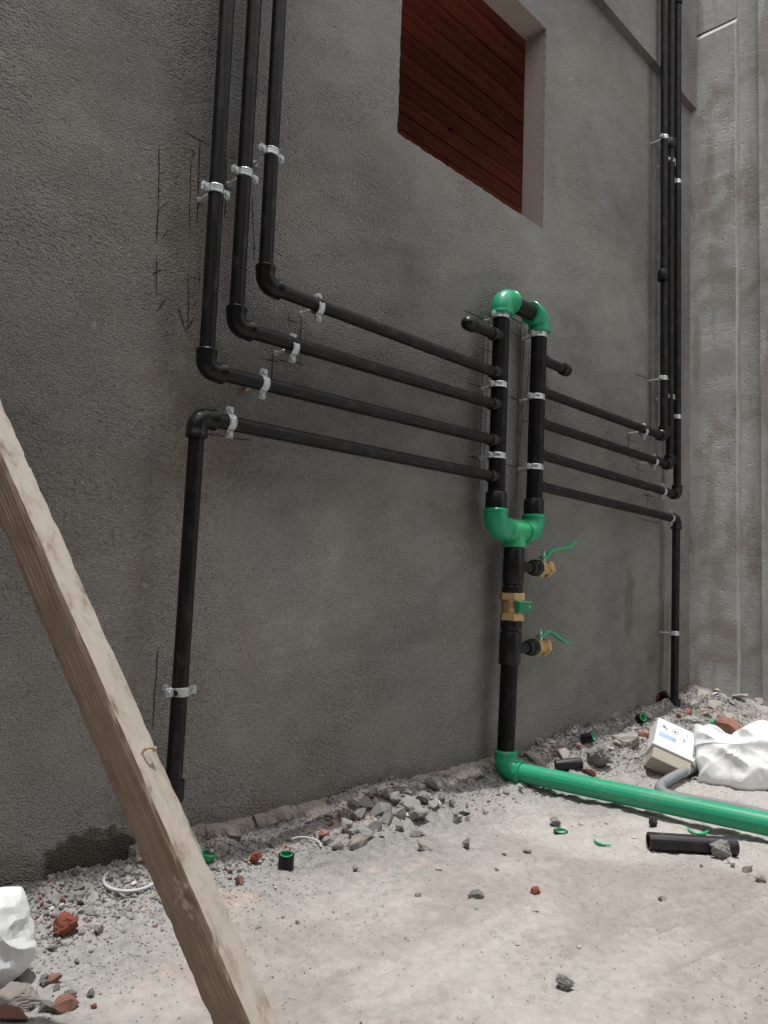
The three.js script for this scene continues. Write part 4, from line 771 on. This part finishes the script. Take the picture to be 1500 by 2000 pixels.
// white printed box
{
  const p = onGround(1320, 1500);
  const t = thing('white_box', 'white plastic box with printed icons and a blue label, tipped over in the rubble', 'box', [p.x, p.y, p.z]);
  const cv = document.createElement('canvas'); cv.width = 512; cv.height = 384; const c = cv.getContext('2d');
  c.fillStyle = '#eef1f2'; c.fillRect(0, 0, 512, 384);
  c.fillStyle = '#8fb4dc'; c.fillRect(18, 205, 250, 70); c.fillStyle = '#c8daee'; c.fillRect(30, 218, 200, 10); c.fillRect(30, 238, 170, 8); c.fillRect(30, 254, 210, 8);
  c.strokeStyle = '#5d6166'; c.lineWidth = 7; c.beginPath(); c.arc(240, 105, 42, 0, 7); c.stroke(); c.fillStyle = '#74787c'; c.beginPath(); c.arc(240, 105, 20, 0, 7); c.fill();
  c.fillStyle = '#85888c'; c.beginPath(); c.arc(70, 95, 26, 0, 7); c.fill(); c.fillRect(90, 100, 34, 26); c.fillStyle = '#b9bcc0'; c.fillRect(50, 140, 100, 8); c.fillRect(56, 154, 80, 8);
  c.fillStyle = '#9fa3a7'; c.fillRect(370, 150, 30, 60); c.fillRect(410, 60, 18, 40); c.fillStyle = '#c9ccce'; c.fillRect(380, 230, 70, 8); c.fillRect(380, 246, 50, 8);
  const tx = new THREE.CanvasTexture(cv); tx.colorSpace = THREE.SRGBColorSpace; tx.magFilter = THREE.LinearFilter;
  const w = 0.158, h = 0.13, d = 0.085;
  const box = new THREE.Group(); 
  const shell = part('shell', new RoundedBoxGeometry(w, h, d, 4, 0.008), M.white, t);
  const face = part('printed_face', new THREE.PlaneGeometry(w - 0.018, h - 0.018).translate(0, 0, d / 2 + 0.0006), std({ map: tx, roughness: 0.45 }), t);
  const rim = part('rim', new RoundedBoxGeometry(w + 0.012, 0.016, d + 0.012, 3, 0.004).translate(0, -h / 2 - 0.004, 0), M.white, t);
  const tray = part('tray', new RoundedBoxGeometry(w - 0.004, 0.06, d - 0.004, 3, 0.006).translate(0, -h / 2 - 0.038, 0), std({ color: lin(0.52, 0.47, 0.39), roughness: 0.7, bumpMap: rockBump, bumpScale: 0.002 }), t);
  t.rotation.order = 'YXZ'; t.rotation.set(-0.7, -0.62, -0.5); t.position.y = terrain(p.x, p.z) + 0.095; t.position.z -= 0.02;
}
// ribbed grey conduit
{
  const q = [[1500, 1592, 0.012], [1440, 1578, 0.018], [1380, 1567, 0.02], [1330, 1558, 0.022], [1304, 1552, 0.023], [1291, 1544, 0.024], [1291, 1534, 0.026], [1304, 1524, 0.03], [1340, 1505, 0.033], [1385, 1482, 0.035], [1430, 1455, 0.04], [1475, 1432, 0.04]].map(([x, y, l]) => onGround(x, y, l));
  const c = new THREE.CatmullRomCurve3(q, false, 'centripetal'), L = c.getLength(), n = Math.round(L / 0.0022), o = onGround(1300, 1552), rings = [];
  for (let i = 0; i <= n; i++) { const p = c.getPointAt(i / n).sub(o); rings.push({ c: p, t: c.getTangentAt(i / n), r: i % 3 === 0 ? 0.0172 : 0.0188 }); }
  solo('ribbed_conduit', sweep(rings, 18), M.greyPlastic, 'grey ribbed conduit bent double behind the supply pipe, under the white bag', 'conduit', undefined, o);
}
// thin plastic bags: a slack sack with the photographed contour, its own depth and folds
function sack(outline, foot, depth, lean, seed, folds) {
  const base = onGround(...foot), dist = base.distanceTo(CAM), k = dist / F, cx = outline.reduce((a, q) => a + q[0], 0) / outline.length, cy = outline.reduce((a, q) => a + q[1], 0) / outline.length;
  const O = outline.map(([x, y]) => [(x - cx) * k, (cy - y) * k / Math.cos(lean * 0.8)]), low = Math.min(...O.map((q) => q[1]));
  const pol = O.map(([x, y]) => [Math.atan2(y, x), Math.hypot(x, y)]).sort((a, b) => a[0] - b[0]);
  const rad = (t) => { const n = pol.length; let i = pol.findIndex((q) => q[0] > t); if (i < 0) i = 0; const b = pol[i], a = pol[(i + n - 1) % n]; let da = b[0] - a[0], dt = t - a[0]; if (da <= 0) da += 2 * Math.PI; if (dt < 0) dt += 2 * Math.PI; const f = dt / da; return mix(a[1], b[1], f); };
  const NT = 160, NP = 60, pos = [], idx = [], uv = [];
  for (let j = 0; j <= NP; j++) for (let i = 0; i <= NT; i++) {
    const th = -Math.PI + 2 * Math.PI * i / NT, ph = Math.PI * j / NP, rho = Math.pow(Math.sin(ph), 0.8), R = rad(i === NT ? -Math.PI : th), x = Math.cos(th) * R * rho, y = Math.sin(th) * R * rho;
    const s = 1 / depth, f1 = 1 - 2.4 * Math.abs(gn(x * 0.55 * s + 0.25 * y * s + seed, y * 0.9 * s, seed)), f2 = 1 - 2.4 * Math.abs(gn(x * 1.5 * s - y * 0.9 * s, y * 1.3 * s + x * 0.6 * s + 5, seed + 1)), f3 = gn(x * 3.2 * s, y * 3.2 * s, seed + 2);
    const w = Math.sin(ph), z = depth * Math.cos(ph) * (0.75 + folds * (0.3 * f1 + 0.07 * f2 + 0.015 * f3)) + folds * depth * 0.25 * w * gn(th * 2.2, 1.5, seed + 3);
    pos.push(x, y - low, z); uv.push(x, y);
  }
  for (let j = 0; j < NP; j++) for (let i = 0; i < NT; i++) { const a = j * (NT + 1) + i; idx.push(a, a + NT + 1, a + 1, a + 1, a + NT + 1, a + NT + 2); }
  let g = new THREE.BufferGeometry(); g.setAttribute('position', new THREE.Float32BufferAttribute(pos, 3)); g.setAttribute('uv', new THREE.Float32BufferAttribute(uv, 2)); g.setIndex(idx);
  g = toCreasedNormals(g, 0.5);
  const d = base.clone().sub(CAM); const yaw = Math.atan2(-d.x, -d.z);
  g.rotateX(-lean);
  return { g, at: base.clone().addScaledVector(rt, (cx - foot[0]) * k).setY(terrain(base.x, base.z) - 0.008), yaw };
}
{
  const b = sack([[1370, 1446], [1381, 1449], [1392, 1444], [1403, 1446], [1419, 1457], [1430, 1459], [1442, 1449], [1464, 1434], [1482, 1427], [1491, 1428], [1502, 1436], [1526, 1462], [1536, 1498], [1524, 1528], [1500, 1534], [1489, 1532], [1471, 1537], [1451, 1543], [1428, 1539], [1403, 1541], [1377, 1537], [1381, 1524], [1374, 1495], [1372, 1474]], [1440, 1541], 0.08, 0.65, 811, 0.7);
  const m = solo('plastic_bag', b.g, M.bag, 'crumpled white plastic bag lying over the grey conduit', 'bag', undefined, b.at); m.rotation.y = b.yaw;
  const c = sack([[0, 1791], [17, 1793], [27, 1815], [32, 1836], [40, 1868], [46, 1884], [44, 1892], [39, 1899], [17, 1917], [0, 1931], [-34, 1934], [-70, 1905], [-76, 1850], [-60, 1808], [-30, 1794]], [-14, 1930], 0.05, 0.25, 851, 0.5);
  const m2 = solo('plastic_lump', c.g, M.foam, 'white folded plastic lump beside the big broken brick piece', 'plastic', undefined, c.at); m2.rotation.y = c.yaw;
}
// small dark rag and black scraps
drop('black_scrap', slabs[2], M.dark, 152, 1770, 28, 0.6, 'black rubber scrap near the large broken brick piece', 'scrap', undefined, { tall: 1.6 });
drop('black_scrap', slabs[4], M.dark, 905, 1592, 34, 0.3, 'thin black splinter lying in front of the rubble heap', 'scrap', undefined, {});
{ const p = onGround(1377, 1445); solo('plastic_cone', rod(V3(0, -0.01, 0), V3(0, 0.05, 0), [[0, 0.024], [0.06, 0.014], [0.06, 0]], 18), new THREE.MeshPhysicalMaterial({ color: lin(0.7, 0.72, 0.75), roughness: 0.25, transmission: 0.4, thickness: 0 }), 'small translucent grey plastic cone behind the white bag', 'plastic', undefined, p); }
{ // prop under the supply pipe
  drop('support_block', shardGeo(931, 16, 0.8, 3), M.dark, 1275, 1614, 24, 0.8, 'dark stub wedged under the green supply pipe', 'block', undefined, { sit: 0.9 });
}

shade(scene);
renderer.render(scene, camera);
